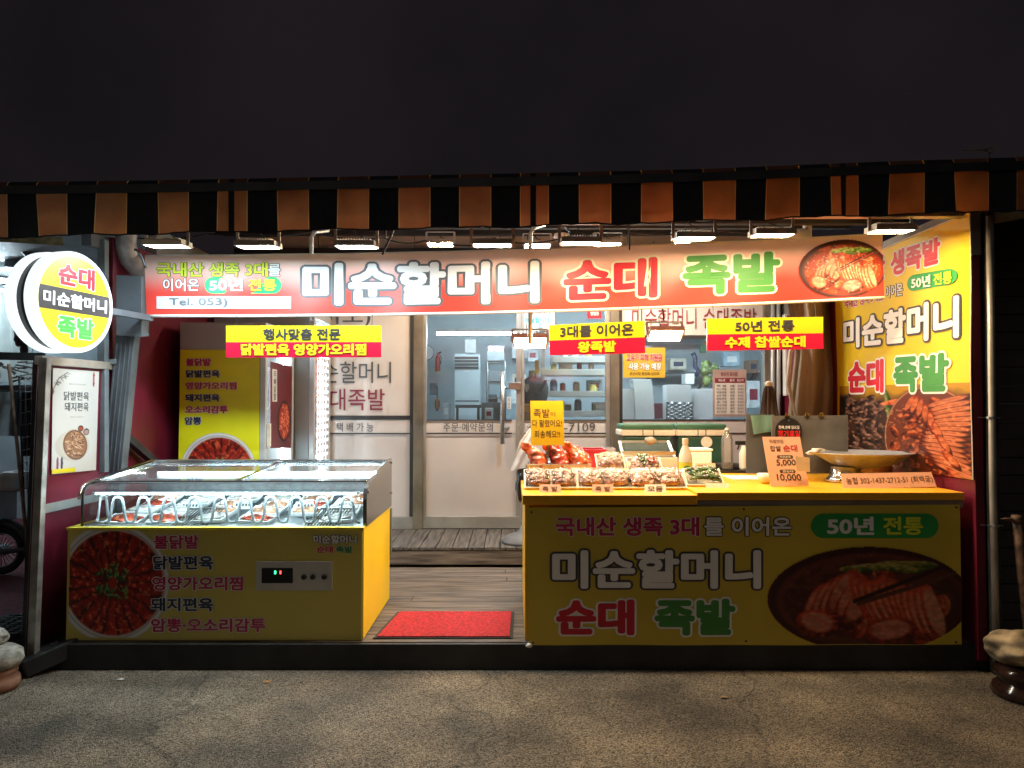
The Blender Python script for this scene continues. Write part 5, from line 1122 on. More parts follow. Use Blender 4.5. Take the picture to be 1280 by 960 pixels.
t = thing('spray_bottle', 'white spray bottle with black trigger left of the felt boards', 'bottle', (P(929.5, 578, 5.4).x, 5.4, 1.021)); c = Vector((P(929.5, 578, 5.4).x, 5.4, 1.021)); m = MB(); m.lathe([(.03, 0), (.032, .02), (.032, .12), (.018, .16), (.014, .18)], c, 16); m.build('bottle', white, t, smooth=True); m = MB(); m.bar(c + Vector((-.06, 0, .20)), c + Vector((.015, 0, .20)), .02, .03); m.bar(c + Vector((-.03, 0, .19)), c + Vector((-.045, 0, .15)), .012, .01); m.build('trigger', black, t, bevel=.003)
t = thing('red_basket', 'dark red plastic basket behind the steel tray', 'basket', (P(740, 575, 5.2).x, 5.2, ZT)); a, b_ = P(727, 570, 5.15).x, P(757, 570, 5.15).x; m = MB(); M_ = Matrix.Translation(((a + b_) / 2, 5.2, ZT + .002)); o = MB(); tray_mesh(o, (b_ - a) / 2, .12, .20, ins=.012); m.add([M_ @ p for p in o.v], o.f); m.build('basket', pm('dark red plastic', (.35, .01, .03), .35), t, bevel=.003)
t = thing('clear_tub', 'clear plastic tub stacked at the right of the red basket', 'tub', (P(752, 556, 5.35).x, 5.35, 1.021)); a, b_ = P(729, 556, 5.35).x, P(770, 556, 5.35).x; m = MB(); o = MB(); tray_mesh(o, (b_ - a) / 2, .1, .16, ins=.008); m.add([Matrix.Translation(((a + b_) / 2, 5.47, 1.0215)) @ p for p in o.v], o.f); m.build('tub', glassm('frosted tub', (.8, .82, .85), .2, 1.4, .25), t)
# folded tarpaulin
tp = thing('folded_tarpaulin', 'beige tarpaulin gathered and tied beside the tall yellow banner', 'tarpaulin', (P(1015, 560, 5.7).x, 5.75, .9)); tm = pm('beige tarpaulin', (.36, .285, .215), .42, 0, .12, 3, .25, 9)
def tarp(u, v):
    y = 330 + 270 * v; l_ = np.interp(y, [330, 440, 500, 560, 600], [985, 1001, 994, 987, 985]); r_ = np.interp(y, [330, 400, 470, 545, 600], [1040, 1044, 1048, 1040, 1036])
    f_ = .035 * math.sin(u * 7.5 + v * 2.4 + .8 * math.sin(v * 4)) + .018 * math.sin(u * 17 - v * 5) + .02 * math.sin(v * 9 + u * 6)
    return P(l_ + (r_ - l_) * u, y, 5.75 + .16 * u * u + f_)
m = MB(); m.sheet(tarp, 60, 40); m.sheet(lambda u, v: tarp(1 - u, v) + Vector((0, .12, 0)), 60, 40); m.build('sheet', tm, tp, smooth=True)
m = MB(); m.tube([P(1000, 545, 5.6), P(985, 480, 5.62), P(988, 440, 5.64), P(1003, 400, 5.62)], [.004, .02, .015, .01], 6); m.build('flap', pm('pale tarp lining', (.5, .47, .43), .5), tp, smooth=True)
pz = thing('closed_parasol', 'closed dark brown parasol with a cream finial behind the felt boards', 'parasol', (P(961, 560, 5.6).x, 5.6, .32)); m = MB(); c = P(961, 482, 5.6); prf = []
m.lathe([(.018, 0), (.03, -.02), (.045, -.12), (.058, -.25), (.07, -.42), (.06, -.5)], c, 22); 
for k, v in enumerate(m.v):
    d_ = Vector((v.x - c.x, v.y - c.y)); s_ = 1 + .28 * (k % 2) ; v.x = c.x + d_.x * s_; v.y = c.y + d_.y * s_
m.build('canopy', pm('brown parasol cloth', (.06, .038, .03), .8, 0, .2, 9), pz); m = MB(); m.blob(c + Vector((0, 0, .012)), (.03, .03, .025), .02, 1, 3); m.build('finial', cream, pz, smooth=True); m = MB(); m.tube([c + Vector((0, 0, -.5)), Vector((c.x, c.y, .155))], .015, 8); m.build('pole', steel, pz)

# ================================================================ mat, white bag, stand foot
mt = thing('door_mat', 'red door mat with a dark rubber border on the wooden deck', 'mat', (P(560, 780, 4.4).x, 4.43, .151)); ym0, ym1 = 4.185, 4.72
q = [PZ(466, 798, .154), PZ(641, 798, .154), PZ(643, 765, .154), PZ(497, 765, .154)]
def inset(q, k): c = sum(q, Vector()) / 4; return [p + (c - p) * k for p in q]
m = MB(); o = [p + Vector((0, 0, 0)) for p in q]; i_ = inset(q, .05); m.add([Vector((p.x, p.y, .152)) for p in o] + [Vector((p.x, p.y, .156)) for p in o] , [(0, 3, 2, 1), (4, 5, 6, 7), (0, 1, 5, 4), (1, 2, 6, 5), (2, 3, 7, 6), (3, 0, 4, 7)]); m.build('border', rubber, mt)
m = MB(); m.add([Vector((p.x, p.y, .157)) for p in i_] + [Vector((p.x, p.y, .163)) for p in i_], [(4, 5, 6, 7), (0, 1, 5, 4), (1, 2, 6, 5), (2, 3, 7, 6), (3, 0, 4, 7)]); m.build('pile', pm('red mat pile', (.50, .018, .028), .95, 0, .35, 60, .8, 240), mt)
wb_ = thing('plastic_bag', 'white plastic bag hanging at the left end of the counter', 'bag', (P(655, 580, 4.95).x, 4.95, 1.0)); m = MB()
m.sheet(lambda u, v: P(np.interp(v, [0, .3, 1], [662, 650, 638]) + (np.interp(v, [0, .3, 1], [667, 668, 664]) - np.interp(v, [0, .3, 1], [662, 650, 638])) * u, 536 + 54 * v - 8 * u * v, 4.92) + Vector((0, .05 * math.cos(u * 3.1) - .015 * math.sin(u * 11 + v * 6), 0)), 20, 16); m.sheet(lambda u, v: P(np.interp(v, [0, .3, 1], [662, 650, 638]) + (np.interp(v, [0, .3, 1], [667, 668, 664]) - np.interp(v, [0, .3, 1], [662, 650, 638])) * (1 - u), 536 + 54 * v - 8 * (1 - u) * v, 4.92) + Vector((0, .06 + .05 * math.sin(u * 3.1), 0)), 10, 10); m.build('bag', pm('white bag film', (.66, .66, .67), .35, 0, .15, 9, .3, 30, transl=.3), wb_, smooth=True)
bk = thing('dark_bag', 'black bag hanging under the white plastic bag', 'bag', P(655, 620, 5.0)); m = MB(); m.blob(P(654, 604, 5.0), (.05, .06, .13), .2, 5, 3); m.build('bag', black, bk, smooth=True)
pf_ = thing('parasol_base', 'grey domed parasol base beside the glass door', 'base', (P(652, 672, 6.25).x, 6.3, .314)); m = MB(); m.lathe([(.20, 0), (.20, .02), (.15, .06), (.06, .09), (.03, .14), (0, .14)], (P(656, 672, 6.3).x, 6.3, .314), 24); m.build('dome', pm('grey base', (.13, .13, .14), .6), pf_, smooth=True)

# ================================================================ seen through the glass
def box_thing(nm, lab, cat, part, x0, x1, y0, y1, D, dep, mat, **k):
    a, b_ = P(x0, y1, D), P(x1, y0, D); t = thing(nm, lab, cat, ((a.x + b_.x) / 2, D + dep / 2, a.z), k.get('group')); MB().box(a.x, b_.x, D, D + dep, a.z, b_.z).build(part, mat, t, bevel=k.get('bevel', .004)); return t, a, b_
blueish = pm('ac white', (.62, .70, .72), .35, 0, .03)
t, a, b_ = box_thing('air_conditioner', 'tall white standing air conditioner seen through the left door', 'air conditioner', 'cabinet', 568, 600, 442, 600, 9.3, .3, blueish)
a2, b2 = P(568.5, 461, 9.29), P(598, 446, 9.29); m = MB(); m.box(a2.x, b2.x, 9.27, 9.296, a2.z, b2.z); m.build('grille', black, t); m = MB()
for k in range(4): m.box(a2.x, b2.x, 9.262, 9.269, a2.z + .03 + k * .042, a2.z + .036 + k * .042)
m.build('louvre', blueish, t); MB().box(a.x + .01, b_.x - .01, 9.29, 9.297, P(600, 502, 9.3).z, P(600, 500.5, 9.3).z).build('seam', greypaint, t)
m = MB(); m.box(a.x + .12, a.x + .2, 9.285, 9.298, P(0, 465, 9.3).z, P(0, 462, 9.3).z); m.build('badge', white, t)
t, a, b_ = box_thing('white_bin', 'white box standing on top of the air conditioner', 'box', 'bin', 581, 595, 424, 441, 9.35, .2, white)
c = P(533, 441, 10.1); t = thing('wall_clock', 'round white wall clock at the left of the back wall', 'clock', c); m = MB(); m.lathe([(0, .0), (.1, 0), (.1, .03), (.0, .03)], c, 28, M=Matrix.Rotation(math.pi / 2, 3, 'X')); m.build('face', white, t); m = MB(); m.tube([c + Vector((.1 * math.cos(k * .26), -.005, .1 * math.sin(k * .26))) for k in range(24)], .008, 6, closed=True); m.bar(c + Vector((0, -.006, 0)), c + Vector((.05, -.006, -.05)), .008, .003); m.bar(c + Vector((0, -.006, 0)), c + Vector((-.02, -.006, .05)), .008, .003); m.build('hand', ink_dark, t)
c = P(547, 455, 9.6); t = thing('fire_extinguisher', 'small red extinguisher hanging near the wall clock', 'extinguisher', c); m = MB(); m.lathe([(.03, -.1), (.035, -.09), (.035, .08), (.012, .12), (.012, .15), (0, .15)], c, 14); m.build('cylinder', pm('extinguisher red', (.4, .02, .03), .35), t, smooth=True); m = MB(); m.bar(c + Vector((0, 0, .14)), c + Vector((.05, 0, .16)), .02, .02); m.tube([c + Vector((.02, 0, .14)), c + Vector((.05, 0, .08)), c + Vector((.04, 0, 0))], .006, 6); m.build('hose', black, t)
c = P(546.5, 505, 9.5); t = thing('hanging_brush', 'brown brush hanging on the wall below the red extinguisher', 'brush', c); m = MB(); m.blob(c, (.03, .03, .09), .2, 2, 3); m.build('bristles', pm('brown bristles', (.22, .09, .04), .8), t, smooth=True); m = MB(); m.tube([c + Vector((0, 0, .08)), c + Vector((0, 0, .24))], .008, 6); m.build('handle', darkpaint, t)
c = P(541.5, 486, 9.6); t = thing('wall_box', 'narrow grey box on the wall left of the brush', 'box', c); MB().box(c.x - .05, c.x + .05, 9.6, 9.66, c.z - .08, c.z + .08).build('box', greypaint, t, bevel=.01)
t = thing('metal_rack', 'steel rack holding grey baskets right of the air conditioner', 'rack', (P(620, 500, 8.6).x, 8.7, .32)); m = MB()
for px in (609, 631):
    for dd in (8.5, 8.9): m.tube([Vector((P(px, 450, 8.5).x, dd, .312)), Vector((P(px, 450, 8.5).x, dd, P(0, 452, 8.5).z))], .014, 8)
for py in (452, 478, 497): a, b_ = P(609, py, 8.5), P(631, py, 8.5); m.box(a.x, b_.x, 8.5, 8.9, a.z - .012, a.z)
m.build('frame', steel, t)
for i, (x0, x1, y0, y1, lab_) in enumerate(((609, 630, 439, 451, 'grey basket of cups on top of the steel rack'), (610, 631, 464, 477, 'grey basket on the upper shelf of the steel rack'), (608, 621, 493, 503, 'small dark basket low on the steel rack'))):
    t, a, b_ = box_thing('basket', lab_, 'basket', 'basket', x0, x1, y0, y1, 8.55, .25, pm('grey basket', (.20, .22, .23), .6), group='baskets on the steel rack')
    if i == 0: m = MB(); [m.lathe([(.03, 0), (.045, .07), (.0, .07)], (a.x + .04 + k * .06, 8.65, b_.z), 12) for k in range(3)]; m.build('cup', pm('pink cup', (.6, .42, .5), .4), t)
t, a, b_ = box_thing('dark_cabinet', 'dark low cabinet below the steel rack', 'cabinet', 'cabinet', 602, 632, 503, 560, 8.2, .4, pm('dark cabinet', (.07, .075, .08), .5))
t = thing('side_table', 'dark framed small table in front of the air conditioner', 'table', (P(583, 520, 8.7).x, 8.7, .32)); a, b_ = P(569, 510, 8.6), P(601, 506, 8.6); m = MB(); m.box(a.x, b_.x, 8.6, 9.0, a.z, b_.z); m.build('top', darkpaint, t); m = MB()
for px in (571, 597): m.box(P(px, 0, 8.6).x, P(px, 0, 8.6).x + .03, 8.62, 8.65, .312, a.z)
m.build('leg', darkpaint, t)
# stainless shelf unit behind the right door leaf
t = thing('shelf_unit', 'open steel shelf unit with jars behind the right door leaf', 'shelf', (P(725, 500, 7.7).x, 7.85, .313)); zs = []
for py in (449, 465, 492, 517):
    a, b_ = P(676 if py > 460 else 690, py - 3.5, 7.6), P(764, py + 4, 7.6); o = MB().box(a.x, b_.x, 7.6, 8.0, b_.z, a.z).build('shelf', pm('pale shelf edge', (.46, .46, .42), .4, .2, .06), t, bevel=.003); zs.append((a.x, b_.x, a.z))
m = MB(); [m.box(P(px, 0, 7.6).x, P(px, 0, 7.6).x + .03, yy, yy + .03, .313, 2.1) for px in (677, 763) for yy in (7.605, 7.965)]; m.build('post', alu, t)
rr = random.Random(8); jar_m = [pm('jar %d' % k, c_, .35, 0, .15) for k, c_ in enumerate(((.45, .07, .06), (.65, .66, .66), (.22, .25, .16), (.62, .52, .16), (.10, .12, .16), (.42, .30, .2)))]
labs = ['dark red', 'pale grey', 'dark olive', 'mustard', 'black', 'brown']
for si, (xa, xb, zz) in enumerate(zs):
    x = xa + .14
    while x < xb - .1:
        k = rr.randrange(6); h = rr.uniform(.06, .13); r = rr.uniform(.025, .05); y = 7.68 + rr.random() * .12
        t = thing('jar', '%s jar on the %s shelf behind the door' % (labs[k], ['top', 'second', 'third', 'lowest'][si]), 'jar', (x, y, zz + .001), 'jars on the steel shelves'); m = MB(); m.lathe([(r, 0), (r, h * .8), (r * .7, h * .9)], (x, y, zz + .001), 14); m.build('body', jar_m[k], t); m = MB(); m.lathe([(r * .75, h * .9), (r * .75, h), (0, h)], (x, y, zz + .001), 14); m.build('lid', white, t)
        x += r + rr.uniform(.06, .15)
# mannequin torso in a black vest
c = P(667, 500, 7.35); t = thing('vest_mannequin', 'headless mannequin torso in a black vest behind the glass door', 'mannequin', (c.x, 7.35, .32))
m = MB(); zc = c.z; pr_ = [(.05, -.28), (.12, -.26), (.13, -.18), (.125, -.08), (.145, .04), (.155, .12), (.14, .18), (.09, .215), (.055, .235), (.05, .30), (.0, .305)]
m.lathe(pr_, c, 24, sy=.62); m.build('torso', pm('black vest cloth', (.022, .022, .025), .7, 0, .4, 9, .4, 40), t, smooth=True)
m = MB()
for s_ in (-1, 1): m.bar(c + Vector((s_ * .12, -.09, .20)), c + Vector((s_ * .07, -.12, .08)), .05, .012); m.bar(c + Vector((s_ * .075, -.105, -.04)), c + Vector((s_ * .075, -.105, -.12)), .08, .02)
m.build('pocket', pm('vest panel', (.05, .045, .045), .55), t, bevel=.004); m = MB(); m.box(c.x - .10, c.x - .05, 7.235, 7.245, c.z + .11, c.z + .16); m.build('tag', white, t); m = MB(); m.box(c.x + .01, c.x + .05, 7.24, 7.25, c.z + .27, c.z + .40); m.build('hang_label', orange_c, t)
m = MB(); m.tube([c + Vector((0, 0, -.28)), Vector((c.x, c.y, .33))], .018, 8); m.lathe([(.16, 0), (.16, .02), (.02, .03)], (c.x, c.y, .314), 20); m.build('stand', steel, t)
# paper notices on the glass
def notice(lab, q, mt_, D=6.975, nm='notice'):
    s = Surf(*[P(x, y, D) for x, y in ((q[0], q[1]), (q[2], q[1]), (q[2], q[3]), (q[0], q[3]))]); t = thing(nm, lab, 'notice', P((q[0] + q[2]) / 2, q[3], D)); panel(s, 'sheet', mt_, t, thick=.003); return s, t
s, t = notice('white delivery notice with a rider picture on the glass door', (653, 380, 693.5, 425), pm('pale blue paper', (.66, .74, .80), .4, 0, .04)); letters(s, '배달됩니다', (656.5, 396, 687, 404), pm('cyan ink', (.05, .45, .6), .5), t, .03, w=.002); letters(s, '신속하게', (664, 384, 688, 393), ink_slate, t, .02, w=.002)
m = MB(); c = s.at(.58, .72, .004)
for dx in (-.045, .045): m.tube([c + Vector((dx + .022 * math.cos(k * .52), 0, -.035 + .022 * math.sin(k * .52))) for k in range(12)], .004, 5, closed=True)
m.bar(c + Vector((-.045, 0, -.035)), c + Vector((.04, 0, -.005)), .012, .02); m.build('scooter_print', ink_slate, t); m = MB(); m.blob(c + Vector((0, 0, .05)), (.024, .003, .022), .02, 1, 2); m.blob(c + Vector((-.005, 0, .015)), (.022, .003, .026), .02, 2, 2); m.build('rider_print', pm('rider print', (.25, .45, .5), .5, 0, .5, 40), t)
s, t = notice('small red oval sticker hanging just below the banner', (734, 386, 752, 398), ink_red, 6.97); letters(s, '영업중', (738, 389.5, 748.5, 394.5), ink_white, t, .02, w=.002)
s, t = notice('yellow notice with red and white lettering on the right window', (779, 434.5, 831.5, 472), pm('warm yellow paper', (.66, .42, .05), .4, 0, .05)); letters(s, '고유가 피해 지원금', (783, 442, 827.5, 451.5), ink_mag, t, .03, E_, .04, w=.004); letters(s, '사용 가능 매장', (785.5, 453.5, 826.5, 462.5), ink_white, t, .04, ink_navy, .05, w=.004); letters(s, '온산시장 활성화 상인회', (787, 465, 824, 469), ink_brown, t, .01, w=.002)
s, t = notice('framed list of ingredient origins on the right window', (891, 462, 933, 521), pm('rose frame', (.46, .33, .31), .4)); panel(s, 'page', pm('pale page', (.74, .70, .69), .4, 0, .03), t, uvq=s.quad((893.5, 472.5, 931, 518)), w=.002); panel(s, 'header_bar', ink_wine, t, uvq=s.quad((893.5, 472.5, 931, 478.5)), w=.004); letters(s, '원산지 표시판', (901, 465, 922, 470), ink_wine, t, .02, w=.002)
for x, wd, b_ in ((898, 8, '메뉴명'), (912, 6, '품목'), (921, 8, '원산지')): letters(s, b_, (x, 473.8, x + wd, 477.2), ink_white, t, .01, w=.006)
rws = ['족 발', '미니 족발', '매콤족발', '순대 국밥', '닭발편육', '순 대', '가오리찜', '머릿고기', '오소리감투']
for k, b_ in enumerate(rws): y = 481 + k * 4.05; letters(s, b_, (895.5, y, 908, y + 2.6), ink_dark, t, .008, w=.004); letters(s, '돼지' if k % 3 else '닭발', (912.5, y, 918, y + 2.6), ink_dark, t, .008, w=.004); letters(s, '국내산', (921.5, y, 929.5, y + 2.6), ink_dark, t, .008, w=.004)
# foam tray stacks in the window
def stack(lab, x0, x1, y0, D, lean, wrap=None):
    a, b_ = P(x0, 523.5, D), P(x1, 523.5, D); z0_ = 1.35; zt_ = P(0, y0, D).z; t = thing('tray_stack', lab, 'stack', ((a.x + b_.x) / 2, D + .12, z0_), 'stacks of white foam trays in the window'); n = int((zt_ - z0_) / .020); m = MB()
    for k in range(n):
        o = lean * (k / n) ** 2; z = z0_ + .004 + k * .020; m.box(a.x + o, b_.x + o, D, D + .22, z, z + .0165)
        m.box(a.x + .006 + o, b_.x - .006 + o, D + .006, D + .21, z + .0166, z + .0198)
    m.build('trays', foam, t)
    if wrap:
        m = MB(); ww = (b_.x - a.x) / 2 + .012; cx_ = (a.x + b_.x) / 2
        m.sheet(lambda u, v: Vector((cx_ + ww * max(-1, min(1, 1.3 * math.cos(-math.pi * u))) * -1, D - .012 - .012 * math.sin(u * 40) * math.sin(v * 30), z0_ + .004 + (zt_ - z0_) * wrap * v)), 40, 30); m.build('bubble_wrap', pm('bubble wrap', (.55, .58, .60), .12, .3, .6, 60, .8, 70), t, smooth=True)
stack('leftmost stack of white foam trays in the right window, low', 775.5, 793.5, 486, 7.45, 0); stack('tall curved stack of white foam trays under the yellow notice', 794.5, 818, 472, 7.42, -.03); stack('stack of foam trays half covered in bubble wrap', 834, 864, 480.5, 7.4, 0, .5); stack('leaning stack of foam trays left of the origin list', 867, 891, 485, 7.43, .02)
t = thing('window_shelf', 'dark shelf inside the right window carrying the foam tray stacks', 'shelf', (P(850, 525, 7.5).x, 7.5, 1.3)); MB().box(P(776, 0, 7.2).x, P(970, 0, 7.2).x, 7.15, 7.85, 1.30, 1.349).build('board', greypaint, t)
t, a, b_ = box_thing('maroon_box', 'maroon box between the foam tray stacks', 'box', 'box', 817, 833, 504, 523.5, 7.62, .15, pm('maroon', (.12, .02, .04), .6))
t, a, b_ = box_thing('white_tub', 'pair of white tubs on the shelf above the bubble wrapped stack', 'tub', 'tub', 857, 868, 467, 480, 8.2, .2, white)
t = thing('hanging_greens', 'bunch of green packaging hanging behind the origin list', 'bunch', P(888, 470, 8.4)); m = MB(); rr = random.Random(4); [m.blob(P(rr.uniform(880, 897), rr.uniform(455, 478), 8.4), (.05, .03, .06), .3, k, 2) for k in range(9)]; m.build('leaves', pm('packaging green', (.12, .18, .05), .5, 0, .5, 10), t, smooth=True)
t, a, b_ = box_thing('exit_box', 'small green light box high on the back wall of the right window', 'sign', 'box', 876, 883, 431, 441, 9.5, .06, pm('exit green', (.02, .16, .09), .4))
t = thing('dark_hose', 'dark hose and tap on the back wall of the right window', 'hose', P(870, 460, 9)); m = MB(); m.tube([P(866, 441, 9), P(869, 447, 9), P(869, 458, 9), P(873, 464, 9), P(869, 470, 9)], .03, 8); m.build('hose', pm('navy hose', (.03, .04, .09), .4), t, smooth=True)
t, a, b_ = box_thing('wall_cabinet', 'white wall unit on the back wall beyond the right door', 'cabinet', 'cabinet', 640, 660, 430, 448, 9.7, .3, blueish)

cols = [('white', (.66, .68, .68)), ('pale blue', (.36, .48, .56)), ('cream', (.58, .52, .42)), ('silver', (.5, .52, .53)), ('dark green', (.05, .12, .08)), ('brown', (.22, .14, .09))]
rr = random.Random(21)
for i, (x0, x1, yb_, h, D, ci, where) in enumerate(((637, 646, 505, 22, 9.0, 0, 'on the floor pile right of the steel rack'), (660, 672, 452, 16, 9.4, 3, 'high behind the hung lamp'), (640, 657, 482, 14, 9.2, 2, 'beside the door stile'), (700, 716, 462, 11, 7.7, 0, 'on the top steel shelf'),
    (735, 752, 489, 14, 7.7, 1, 'on the second steel shelf'), (690, 706, 514, 13, 7.7, 2, 'on the third steel shelf'), (742, 758, 514, 11, 7.7, 0, 'at the right of the third steel shelf'), (800, 815, 452, 20, 9.6, 3, 'on the back wall left of the green light box'), (838, 858, 462, 14, 9.3, 2, 'on the back shelf above the wrapped stack'),
    (905, 925, 458, 18, 9.0, 1, 'behind the top of the origin list'), (934, 950, 510, 34, 8.4, 0, 'right of the origin list'), (936, 948, 466, 16, 8.8, 5, 'high at the right end of the window'), (553, 562, 524, 20, 9.5, 3, 'low beside the folded table'), (606, 616, 524, 14, 8.0, 0, 'in front of the dark cabinet'))):
    a, b_ = P(x0, yb_, D), P(x1, yb_ - h, D); t = thing('storage_box', '%s storage box %s inside the shop' % (cols[ci][0], where), 'box', ((a.x + b_.x) / 2, D + .1, a.z), 'boxes inside the shop')
    MB().box(a.x, b_.x, D, D + .2, a.z, b_.z).build('box', pm('store ' + cols[ci][0], cols[ci][1], .5, 0, .15, 9), t, bevel=.006); w_ = b_.x - a.x; MB().box(a.x + w_ * .2, b_.x - w_ * .2, D - .003, D - .0005, a.z + (b_.z - a.z) * .3, a.z + (b_.z - a.z) * .7).build('label', [white, ink_wine, ink_navy][i % 3], t)
t = thing('back_shelf', 'long steel wall shelf at the back of the right window', 'shelf', (2.4, 9.7, 1.9)); m = MB(); m.box(P(795, 0, 9.6).x, P(960, 0, 9.6).x, 9.55, 9.95, P(0, 463, 9.6).z - .03, P(0, 463, 9.6).z - .002); m.build('board', steel, t); m = MB()
for px in (810, 880, 940): m.bar((P(px, 0, 9.6).x, 9.6, P(0, 463, 9.6).z - .035), (P(px, 0, 9.6).x, 10.15, P(0, 480, 9.6).z - .1), .03, .03)
m.build('bracket', greypaint, t)
t = thing('range_hood', 'steel range hood high at the back of the right window', 'hood', (2.0, 9.4, 2.5)); m = MB(); a, b_ = P(800, 425, 9.4), P(900, 396, 9.4); m.add([(a.x, 9.3, a.z), (b_.x, 9.3, a.z), (b_.x, 10.1, a.z), (a.x, 10.1, a.z), (a.x + .25, 9.6, b_.z), (b_.x - .25, 9.6, b_.z), (b_.x - .25, 10.1, b_.z), (a.x + .25, 10.1, b_.z)], [(3, 2, 1, 0), (4, 5, 6, 7), (0, 1, 5, 4), (1, 2, 6, 5), (2, 3, 7, 6), (3, 0, 4, 7)]); m.build('hood', steel, t)
# ================================================================ round sign on the left
ang = math.radians(79); nrm = Vector((math.sin(ang), -math.cos(ang), 0)); tan_ = Vector((math.cos(ang), math.sin(ang), 0)); Rr = .283
fc = P(95, 378, 4.02); rs = thing('round_sign', 'round double sided light box with red, white and green lettering at the left', 'light box', (fc.x, fc.y, fc.z - Rr))
MR = Matrix((( -tan_.x, 0, nrm.x), (-tan_.y, 0, nrm.y), (0, 1, 0)))
def disc(prof): return MB().lathe(prof, fc, 56, M=MR)
glow = emitm('sign rim glow', (.88, .97, 1.0), .5)
disc([(Rr * .985, -.065), (Rr, -.06), (Rr, -.006), (Rr * .985, .0), (Rr * .90, .0005)]).build('rim', glow, rs, smooth=False)
disc([(Rr * .93, -.125), (Rr * .93, -.066)]).build('drum', black, rs, smooth=True)
disc([(Rr * .3, -.185), (Rr * .985, -.185), (Rr, -.178), (Rr, -.130), (Rr * .985, -.126), (Rr * .93, -.126)]).build('rim', glow, rs)
def lit(nm, c, st):
    return pm(nm, c, .4, 0, .04, 3, emit=c, estr=st)
sgn = Surf(fc + tan_ * -Rr + Vector((0, 0, Rr)), fc + tan_ * Rr + Vector((0, 0, Rr)), fc + tan_ * Rr - Vector((0, 0, Rr)), fc - tan_ * Rr - Vector((0, 0, Rr)), out=nrm)
m = MB(); pts = [sgn.at(.5 + .45 * math.cos(k * math.pi / 32), .5 + .45 * math.sin(k * math.pi / 32), .0015) for k in range(64)]; m.add(pts, [tuple(range(64))]); m.build('face', lit('lit yellow face', (.86, .72, .01), .2), rs)
bu, bv0, bv1 = [], sgn.uv(58, 354)[1], sgn.uv(58, 381)[1]; bv0, bv1 = .385, .605
def chord(v): return math.sqrt(max(0, .45 ** 2 - (v - .5) ** 2))
m = MB(); ks = [bv0 + (bv1 - bv0) * k / 10 for k in range(11)]; pts = [sgn.at(.5 - chord(v), v, .0028) for v in ks] + [sgn.at(.5 + chord(v), v, .0028) for v in reversed(ks)]; m.add(pts, [tuple(range(len(pts)))]); m.build('band', pm('sign band', (.06, .05, .05), .4), rs)
lw_, lr_, lg_ = lit('lit white ink', (.9, .9, .9), .3), lit('lit red ink', (.7, .012, .03), .22), lit('lit green ink', (.08, .50, .07), .2)
letters(sgn, '순대', [(.27, .14), (.73, .14), (.73, .355), (.27, .355)], lr_, rs, .045, lw_, .035, w=.006, px=False)
letters(sgn, '미순할머니', [(.10, .425), (.90, .425), (.90, .565), (.10, .565)], lw_, rs, .035, w=.005, px=False)
letters(sgn, '족발', [(.27, .645), (.73, .645), (.73, .86), (.27, .86)], lg_, rs, .045, lw_, .035, w=.006, px=False)
m = MB(); pb_ = fc + nrm * -.09; m.bar(pb_ + tan_ * Rr * .9, pb_ + tan_ * (Rr + .45), .04, .04); m.build('mount', greypaint, rs, bevel=.003)

# ================================================================ poster on the left wall
XP = -2.692; sp_ = Surf(PX(66, 460, XP), PX(123.5, 464.5, XP), PX(119.5, 587.5, XP), PX(64, 593, XP), out=(1, 0, 0))
po = thing('wall_poster', 'white food poster with an oval dish on the red wall under the round sign', 'poster', sp_.at(.5, 1)); panel(sp_, 'sheet', pm('poster paper', (.72, .71, .68), .5, 0, .03), po, thick=.003)
pk = Pic(90, 190, .5, (208, 205, 199), 41); pk.ell(.22, .74, .19, .145, (196, 190, 180)); pk.ell(.24, .73, .155, .155, (206, 196, 180), .5)
pk.ell(.25, .735, .13, .15, (92, 60, 44), -.5); pk.ell(.25, .735, .118, .138, (150, 104, 74), -.5)
for i in range(46):
    a = pk.rs.rand() * 6.28; r = pk.rs.rand() ** .5; pk.lump(.25 + r * .095 * math.cos(a), .735 + r * .115 * math.sin(a), .035, .009, .5 + .4 * pk.rs.randn(), (70, 40, 28), (160, 112, 80), (222, 186, 150))
pk.ell(.305, .575, .032, .03, (40, 36, 36)); pk.ell(.305, .577, .024, .02, (170, 70, 50)); pk.ell(.37, .61, .034, .034, (40, 36, 36)); pk.ell(.37, .612, .026, .024, (176, 140, 130))
pk.line(.005, .2, .06, .09, .006, (90, 80, 70)); pk.line(.06, .09, .15, .03, .005, (90, 80, 70))
for i in range(26):
    t = pk.rs.rand(); x, y = .02 + .13 * t, .16 - .12 * t; a = pk.rs.rand() * 6.28; pk.line(x, y, x + .035 * math.cos(a), y + .02 * math.sin(a), .0035, (100, 98, 92), .8)
pk.ell(.44, .085, .012, .075, (150, 30, 44)); pk.ell(.06, .91, .013, .07, (130, 60, 110)); pk.ell(.105, .905, .013, .065, (50, 48, 56)); pk.ell(.0, .22, .012, .03, (90, 60, 40))
pk.put(sp_, [(0, 0), (1, 0), (1, 1), (0, 1)], po, PR, w=.002, px=False)
letters(sp_, '닭발편육', [(.22, .215), (.77, .215), (.77, .30), (.22, .30)], ink_slate, po, .002, w=.004, px=False); letters(sp_, '돼지편육', [(.24, .32), (.77, .32), (.77, .405), (.24, .405)], ink_slate, po, .002, w=.004, px=False)
letters(sp_, '할머니의 손맛으로 정성껏', [(.33, .135), (.7, .135), (.7, .15), (.33, .15)], pm('pale grey ink', (.3, .3, .3), .5), po, 0, w=.004, px=False); letters(sp_, '쫄깃하고 담백한 맛', [(.36, .455), (.66, .455), (.66, .47), (.36, .47)], pm('pale grey ink', (.3, .3, .3)), po, 0, w=.004, px=False)
